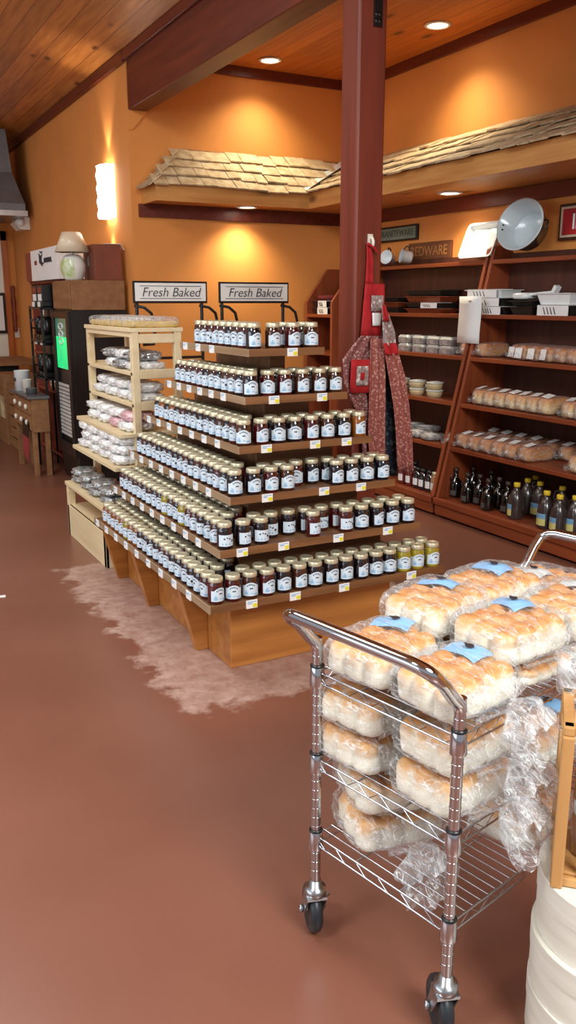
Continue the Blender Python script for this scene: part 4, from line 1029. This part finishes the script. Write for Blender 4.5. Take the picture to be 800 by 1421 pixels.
for i in range(2):
    for lv in range(2):
        p = Vector((BX, BY, .4175))+o0+ux*(.065+.09*i)+uy*.085+Vector((0, 0, .0305+lv*.122))
        o = bpy.data.objects.new('preserve_jar', MB().lathe([(0, 0), (.036, 0), (.04, .006), (.04, .08), (.034, .092), (0, .092)], 18, cap=False).mesh('preserve_jar', mat('tan_preserve', (150, 104, 66), .15, coat=.7))); COL.objects.link(o); o.location = p
        MB().lathe([(.034, .09), (.038, .093), (.038, .114), (.034, .12), (0, .12)], 18, cap=False).build('lid', M_jarw, o)
        tag(o, f'white lidded jar inside the slatted crate, {"upper" if lv else "lower"} layer, {"nearer the cart" if i == 0 else "farther from the cart"}', 'jar', 'jars in the slatted crate')

# ------------------------------------------------------------------ pale pine stepped shelf with wrapped baked goods
sx0, sy0 = 1.6, 4.95
st = thing('stepped_shelf', 'pale pine stepped shelf unit stacked with wrapped baked goods', 'shelving', (1.7, 5.4, 0))
def U(b, n, bevel=.003): b.v = [(x-1.7, y-5.4, z) for x, y, z in b.v]; return b.build(n, M_white_pine, st, bevel=bevel)
Y0, Y1 = 4.95, 5.95
for x in (1.6, 1.87):
    for y in (Y0, Y1-.045): U(MB().box(x, x+.045, y, y+.045, 0, 1.45), 'upright')
for y in (Y0, Y1-.12): U(MB().box(1.38, 1.43, y, y+.045, 0, .36), 'leg')
U(MB().box(1.372, 1.6, Y0-.01, Y1-.07, .36, .385), 'bench_top')
U(MB().box(1.385, 1.6, Y0, Y1-.08, .20, .22).box(1.38, 1.40, Y0, Y1-.08, 0, .22).box(1.40, 1.6, Y0+.005, Y0+.025, 0, .2), 'step_box')
U(MB().box(1.46, 1.90, Y0-.005, Y1, .60, .625), 'shelf'); U(MB().box(1.50, 1.90, Y0-.005, Y1, .80, .825), 'shelf')
for zz in (1.0, 1.19): U(MB().box(1.6, 1.90, Y0+.01, Y1, zz-.022, zz), 'shelf')
U(MB().box(1.59, 1.925, Y0-.005, Y1+.005, 1.425, 1.45), 'top')
for y in (Y0, Y1-.02):
    for zz in (.985, 1.175, 1.385): U(MB().box(1.645, 1.87, y, y+.02, zz-.025, zz+.03), 'side_rail')
U(MB().box(1.60, 1.605, Y0+.045, Y1-.045, 1.395, 1.425), 'front_rail')
M_wrap = mat('clear_wrapped_white', (244, 244, 242), .2, var=.06, scale=14, coat=.6, bump=.3, bscale=40); M_pink = mat('pink_iced', (232, 186, 192), .3, var=.1, scale=14, coat=.6, bump=.2)
M_cake = mat('yellow_sponge', (226, 190, 104), .6, var=.1); M_foil = mat('grey_foil_trays', (186, 188, 188), .2, .5, var=.3, scale=20, bump=.3)
rs = random.Random(9)
packs = []
for i in range(3):
    v, fc = rbox(.2, .24, .06, (22, 24, 8), 3.2, lambda q: q*(1+.16*noise.noise(q*3+Vector((i*5, 0, 0)))+.10*noise.noise(q*9)+.06*noise.noise(q*19)))
    packs.append(MB().add(v, fc, 0, True).mesh('wrapped_tray', (M_wrap, M_pink, M_foil)[i]))
slab = MB().lathe([(0, -.004), (.085, -.004), (.098, .004), (.1, .008), (.08, .006), (0, .006)], 20, cap=False).mesh('plate', M_enam)
def pack(x, y, z, kind, label, group, s=1.0, plate=True):
    o = bpy.data.objects.new('wrapped_tray', packs[kind]); COL.objects.link(o); o.location = (x, y, z); o.rotation_euler.z = rs.uniform(-.2, .2); o.scale = (s, s, s)
    tag(o, label, 'baked goods', group)
LVN = {.3855: 'bench step', .6255: 'second step', .8255: 'third step', 1.0005: 'lower upright shelf', 1.1905: 'upper upright shelf'}
for zz, x0, n_y, layers, kinds in ((.3855, 1.49, 4, 2, (2, 2)), (.6255, 1.59, 4, 3, (0, 0)), (.8255, 1.66, 4, 2, (0, 1)), (1.0005, 1.72, 4, 2, (0, 0)), (1.1905, 1.72, 3, 2, (0, 2))):
    for i in range(n_y):
        for lv in range(layers):
            hh = .0485 if zz < .5 else .0605
            pack(x0+rs.uniform(-.01, .01), 5.09+i*.235, zz+lv*hh, kinds[(i+lv) % 2] if not (zz > .8 and zz < .9 and i > 1) else 0, f'wrapped tray, {ORD[i]} from the near end, {("bottom", "second", "third")[lv]} layer, {LVN[zz]} of the pine unit', 'wrapped trays on the pale pine shelf unit', .8 if zz < .5 else 1)
for i in range(3):                                     # row of cakes on top
    t = thing('cake_box', f'clear wrapped yellow cake on top of the pine unit, {ORD[i]} from the aisle', 'cake', (1.66+.10*i, 5.02, 1.4505), group='wrapped cakes on the pine unit') if False else None
for i in range(4):
    t = thing('wrapped_cake', f'film wrapped yellow cake on top of the pine unit, {ORD[i]} from the near end', 'cake', (1.76, 5.07+.235*i, 1.4505), group='wrapped cakes on top of the pine unit')
    MB().box(-.145, .145, -.1, .1, 0, .035).build('cake', M_cake, t, bevel=.01)
    v, fc = rbox(.33, .228, .065, (20, 16, 6), 5, lambda q: q*(1+.05*noise.noise(q*5+Vector((i*3, 0, 0)))))
    MB().add([p+Vector((0, 0, 0)) for p in v], fc, 0, True).build('film_wrap', M_bagt, t)
for i, (zz, kind) in enumerate(((1.1905, 0), (1.0005, 0))):
    t = thing('cake_dome', f'white cake on a plate at the near end of the pine unit, {"upper" if i == 0 else "lower"} shelf', 'cake', (1.775, 5.02, zz)) if False else None

# ------------------------------------------------------------------ drink cooler, cabinet, boxes, lamp
co = thing('drinks_cooler', 'tall black drinks cooler with a glowing green glass front', 'cooler', (2.1, 7.76, 0))
def K(b, n, m, bevel=.004): b.v = [(x-2.1, y-7.76, z) for x, y, z in b.v]; return b.build(n, m, co, bevel=bevel)
K(MB().box(1.88, 2.38, 7.45, 8.05, .03, 1.53).box(1.90, 2.36, 7.47, 8.03, 0, .03), 'cabinet_body', M_black)
dr = K(MB().box(1.85, 1.88, 7.45, 7.53, .25, 1.515).box(1.85, 1.88, 7.97, 8.05, .25, 1.515).box(1.85, 1.88, 7.53, 7.97, .25, .36).box(1.85, 1.88, 7.53, 7.97, 1.46, 1.515), 'door', M_blackm)
M_green = mat('green_lit_panel', (20, 206, 120), .25, var=.35, scale=5, emit=.9); M_greend = mat('green_bottles', (70, 150, 128), .2, var=.4, scale=9, coat=.6, emit=.18); M_gold2 = mat('grille_silver', (226, 226, 220), .3, .2, var=.1)
def KG(b, n, m): b.v = [(x-2.1, y-7.76, z) for x, y, z in b.v]; o = b.build(n, m); o.parent = dr; return o
KG(MB().box(1.862, 1.87, 7.55, 7.95, 1.02, 1.30), 'lit_panel', M_green)
KG(MB().box(1.862, 1.87, 7.55, 7.95, 1.30, 1.46), 'glass_pane', M_greend)
b = MB()
for i in range(14): b.box(1.856, 1.868, 7.56, 7.94, .42+.034*i, .444+.034*i)
KG(b, 'shelf_strips', M_gold2)
b = MB()
for i in range(3):
    z0 = 1.26+.065*i; b.tube([(1.858, 7.75+.07*math.cos(a), z0+.026*math.sin(a)) for a in [2*PI*j/16 for j in range(17)]], .006, 5)
KG(b, 'ring_motif', M_white)
cab = thing('wood_cabinet', 'brown wooden cabinet resting on the black drinks cooler', 'cabinet', (2.1, 7.78, 1.531))
MB().box(-.2, .27, -.32, .30, 0, .25).build('body', M_cardb, cab, bevel=.004)
MB().box(-.215, -.2, -.30, -.01, .01, .24).box(-.215, -.2, .01, .29, .01, .24).build('door', M_cardb, cab, bevel=.003)
lp = thing('table_lamp', 'table lamp with cream shade and green painted white base on the cabinet', 'lamp', (1.98, 7.66, 1.7815))
MB().lathe([(0, 0), (.07, 0), (.085, .02), (.105, .08), (.108, .13), (.085, .19), (.05, .215), (.02, .22), (0, .22)], 24, cap=False).build('base', mat('painted_ceramic', (232, 232, 222), .25, rgb2=(236, 236, 226), scale=9, coat=.5), lp)
MB().lathe([(.0865, .02), (.1065, .08), (.1095, .13), (.0865, .185)], 8, a0=R(170), a1=R(262)).build('painted_leaves', mat('green_leaves', (150, 178, 60), .3, rgb2=(228, 230, 214), scale=16, coat=.5), lp)
MB().tube([(0, 0, .21), (0, 0, .26)], .012, 8).build('stem', M_zinc, lp)
MB().lathe([(.148, .235), (.15, .235), (.082, .40), (.08, .40)], 28, cap=False).lathe([(0, .395), (.08, .4)], 28, cap=False).build('lamp_shade', mat('cream_shade', (224, 206, 176), .4, var=.05, coat=.3), lp)
bx = thing('cardboard_box', 'red brown cardboard box with torn white top, right of the lamp', 'box', (2.24, 7.66, 1.7815))
MB().box(-.12, .12, -.17, .17, 0, .30).build('carton', mat('rusty_carton', (128, 66, 46), .7, var=.1), bx, bevel=.004)
MB().prism([(-.03, -.17, .303), (.12, -.17, .303), (.15, -.19, .25), (.13, -.1, .303), (.0, .0, .303)], (0, 0, .004)).build('torn_flap', M_white, bx)
MB().box(-.122, -.12, -.03, .04, .12, .2).build('handle_hole', M_black, bx)

# coffee corner behind the cooler
cx_ = thing('coffee_rack', 'reddish coffee rack of boxes and black dispensers beyond the cooler', 'rack', (2.1, 8.75, 0))
def Q(b, n, m, bevel=.003): b.v = [(x-2.1, y-8.75, z) for x, y, z in b.v]; return b.build(n, m, cx_, bevel=bevel)
Q(MB().box(1.98, 2.39, 8.1, 8.13, 0, 1.82), 'side_panel', M_redp); Q(MB().box(1.98, 2.39, 9.4, 9.43, 0, 1.82), 'side_panel', M_redp)
Q(MB().box(2.35, 2.39, 8.13, 9.4, 0, 1.82), 'back_panel', M_bookd)
for zz in (.12, .74, 1.1, 1.42, 1.80): Q(MB().box(1.96, 2.37, 8.13, 9.4, zz-.025, zz), 'shelf', M_redp)
M_kraft = mat('kraft_packs', (206, 184, 142), .6, var=.3, scale=9)
k = 0
for zz, n, hh, m_ in ((1.1005, 8, .22, M_redp), (1.4205, 8, .2, M_kraft), (.7405, 7, .25, M_kraft)):
    for i in range(n):
        if zz < .8 and i < 3: continue
        y = 8.2+i*.15
        t = thing('coffee_pack', f'coffee pack, {ORD[i]} from the cooler, {("mug shelf", "middle shelf", "high shelf")[int((zz-.7)*3.1)]} of the coffee rack', 'package', (2.12, y, zz), rs.uniform(-.1, .1), 'packs on the coffee rack')
        MB().box(-.07, .07, -.06, .06, 0, hh*.8).prism([(-.07, -.06, hh*.8), (.07, -.06, hh*.8), (.01, -.06, hh), (-.01, -.06, hh)], (0, .12, 0)).build('pack_body', m_ if i % 3 else M_kraft, t, bevel=.004)
        MB().box(-.0715, -.07, -.045, .045, .05, .13).build('label', M_white, t)
def dispenser(y, z, label, s=1.0):
    t = thing('coffee_dispenser', label, 'dispenser', (1.885, y, z), 0, 'black coffee dispensers')
    MB().box(-.08, .08, -.085, .085, 0, .05).box(.03, .08, -.085, .085, .05, .34).box(-.08, .08, -.085, .085, .30, .36).build('body', M_black, t, bevel=.012)
    MB().lathe([(0, .055), (.055, .055), (.062, .1), (.062, .17), (.04, .21), (.03, .215), (0, .215)], 16, (-.02, 0, 0), cap=False).build('carafe', M_blackm, t)
    MB().box(-.083, -.08, -.05, .05, .305, .35).build('control_panel', M_white, t)
    MB().tube([(-.07, 0, .1), (-.115, 0, .11), (-.115, 0, .18), (-.07, 0, .19)], .009, 6).build('handle', M_black, t)
sp_ = thing('dispenser_stand', 'narrow black two tier stand carrying the coffee dispensers', 'stand', (1.885, 8.42, 0))
for (x, y) in ((-.09, -.25), (-.09, .25), (.085, -.25), (.085, .25)): MB().box(x-.01, x+.01, y-.01, y+.01, 0, 1.56).build('leg', M_black, sp_)
for zz in (.90, 1.25, 1.55): MB().box(-.1, .095, -.26, .26, zz-.02, zz).build('shelf', M_black, sp_, bevel=.003)
for lv, zz in enumerate((.9005, 1.2505)):
    for i in range(2):
        if lv == 1: zz2 = zz
        t_ = .78
        dispenser(8.30+.24*i, zz, f'black coffee dispenser on the {"upper" if lv else "lower"} stand tier, {"nearer the cooler" if i == 0 else "away from the cooler"}')
for i in range(2):
    t = thing('framed_box', f'black framed white pack on the dispenser stand top, {"nearer the cooler" if i == 0 else "away from the cooler"}', 'package', (1.88, 8.32+.22*i, 1.5505), 0, 'framed packs on the dispenser stand')
    MB().box(-.06, .06, -.09, .09, 0, .2).build('pack_body', M_black, t, bevel=.005); MB().box(-.062, -.06, -.07, .07, .02, .12).build('label', M_white, t); MB().box(-.062, -.06, -.07, .07, .135, .18).build('label', M_redp, t)
bb = thing('display_box', 'long white carton with black script lettering on top of the coffee rack', 'box', (2.12, 8.52, 1.801))
MB().box(-.2, .2, -.55, .55, 0, .29).build('carton', M_white, bb, bevel=.004)
MB().box(-.19, .2, .551, .85, 0, .28).build('end_flap', M_redp, bb)
fm = MB().box(-.203, -.2, .28, .38, .15, .19).build('emblem', M_redp, bb)
b = MB()
b.tube([(-.204, .16, .25), (-.204, .11, .22), (-.204, .10, .17), (-.204, .03, .13)], [.004, .012, .016, .003], 6)
b.tube([(-.204, .12, .27), (-.204, .06, .255), (-.204, .0, .262)], [.003, .008, .003], 6)
b.tube([(-.204, .02, .24), (-.204, .06, .22), (-.204, .07, .18), (-.204, .02, .15), (-.204, -.04, .16)], [.004, .007, .009, .007, .003], 6)
for i in range(6): b.tube([(-.204, -.05-.05*i, .16), (-.204, -.06-.05*i, .195), (-.204, -.075-.05*i, .2), (-.204, -.085-.05*i, .165), (-.204, -.10-.05*i, .16)], .005, 6)
b.build('script_lettering', M_ink, bb)
tb = thing('wooden_table', 'small honey wood table with knobbed drawers and grey top', 'table', (1.71, 8.42, 0))
MB().box(-.13, .07, -.42, .42, .73, .755).build('table_top', M_grey, tb, bevel=.004)
MB().box(-.10, .06, -.40, .40, .42, .73).build('drawer_case', M_cardb, tb, bevel=.004)
for y in (-.38, .34):
    for x in (-.10, .015): MB().box(x, x+.045, y, y+.045, 0, .42).build('leg', M_cardb, tb, bevel=.003)
for i in range(3):
    for j in range(2):
        d_ = MB().box(-.112, -.10, -.38+.255*i, -.14+.255*i, .44+.145*j, .57+.145*j).build('drawer', M_cardb, tb, bevel=.003)
        MB().lathe([(0, 0), (.022, 0), (.028, .012), (.02, .024), (0, .026)], 12, (-.112, -.26+.255*i, .505+.145*j), M=Matrix.Rotation(R(-90), 3, 'Y'), cap=False).build('knob', M_cream, d_)
tow = thing('tea_towel', 'red and black tea towel hanging from the small table', 'towel', (0, 0, 0))
v_ = [(1.59, 8.10, .52), (1.59, 8.34, .52), (1.586, 8.36, .37), (1.586, 8.10, .36), (1.582, 8.38, .2), (1.582, 8.14, .12)]
MB().prism([v_[0], v_[1], v_[2], v_[3]], (-.006, 0, 0), 0).prism([v_[3], v_[2], v_[4], v_[5]], (-.006, 0, 0), 1).build('fabric', [M_black, mat('towel_red', (150, 50, 50), .9, var=.1)], tow)
for i, (y, r_, h_, m_, lab) in enumerate(((8.66, .075, .19, M_enam, 'white enamel canister at the far end of the small table'), (8.44, .045, .12, M_cream, 'small cream canister beside the white enamel one'), (8.26, .05, .05, M_grey, 'low grey bowl on the small table by the cooler'))):
    t = thing('canister', lab, 'canister' if i < 2 else 'bowl', (1.67, y, .7555))
    MB().lathe([(0, 0), (r_, 0), (r_, h_), (r_*1.05, h_+.004), (r_*.95, h_+.004), (r_*.93, h_-.01), (0, h_-.012)], 20, cap=False).build('can_body', m_, t)
    if i == 0: MB().lathe([(r_+.001, .09), (r_+.001, .125)], 6, a0=PI-.1, a1=PI+.5).build('badge', M_ink, t)
def crate(x, y, z, w, d, h, label, kind=0):
    t = thing('wooden_crate', label, 'crate', (x, y, z), 0, 'wooden crates along the left wall')
    for sy in (-1, 1): MB().box(-d/2, d/2, sy*w/2-.008, sy*w/2+.008, 0, h).build('end_board', M_cardb, t, bevel=.002)
    n = 3
    for i in range(n):
        MB().box(-d/2-.01, -d/2, -w/2-.008, w/2+.008, h*i/n+.005, h*(i+1)/n-.01).build('slat', M_cardb, t, bevel=.002)
        MB().box(d/2, d/2+.01, -w/2-.008, w/2+.008, h*i/n+.005, h*(i+1)/n-.01).build('slat', M_cardb, t, bevel=.002)
    MB().box(-d/2, d/2, -w/2, w/2, 0, .012).build('base_board', M_cardb, t)
crate(1.92, 9.72, 0, .5, .3, .36, 'wooden slat crate on the floor past the small table')
crate(1.92, 9.72, .365, .5, .3, .36, 'wooden slat crate stacked on another past the small table')
cb_ = thing('tall_carton', 'tall brown carton standing past the slat crates', 'carton', (1.9, 10.3, 0))
MB().box(-.17, .2, -.27, .27, 0, .80).build('carton', M_cardb, cb_, bevel=.005); MB().box(-.172, -.17, -.2, .1, .3, .55).build('label', M_kraft, cb_)
ctp = thing('counter', 'long brown counter on dark legs at the far left', 'counter', (1.75, 11.1, 0))
MB().box(-.9, .55, -.5, .75, .86, .90).build('worktop', M_cardb, ctp, bevel=.004); MB().box(-.75, .3, -.35, .7, 0, .86).build('cabinet_base', M_black, ctp, bevel=.01)
ho = thing('wall_ornament', 'narrow carved brown ornament hanging on the orange far wall', 'ornament', (2.352, 12.4, 1.5))
MB().lathe([(0, .32), (.03, .3), (.018, .2), (.028, .1), (.018, 0), (.028, -.1), (.018, -.2), (.03, -.28), (0, -.32)], 8, (0, -.03, 0), cap=False).build('carving', M_redp, ho)

# scrap of paper on the floor
tag(MB().prism([(.68, 4.71, .0005), (.73, 4.705, .0005), (.735, 4.74, .0005), (.69, 4.745, .0005)], (0, 0, .002)).build('paper_scrap', M_white), 'small white paper scrap lying on the floor at the left edge', 'paper')
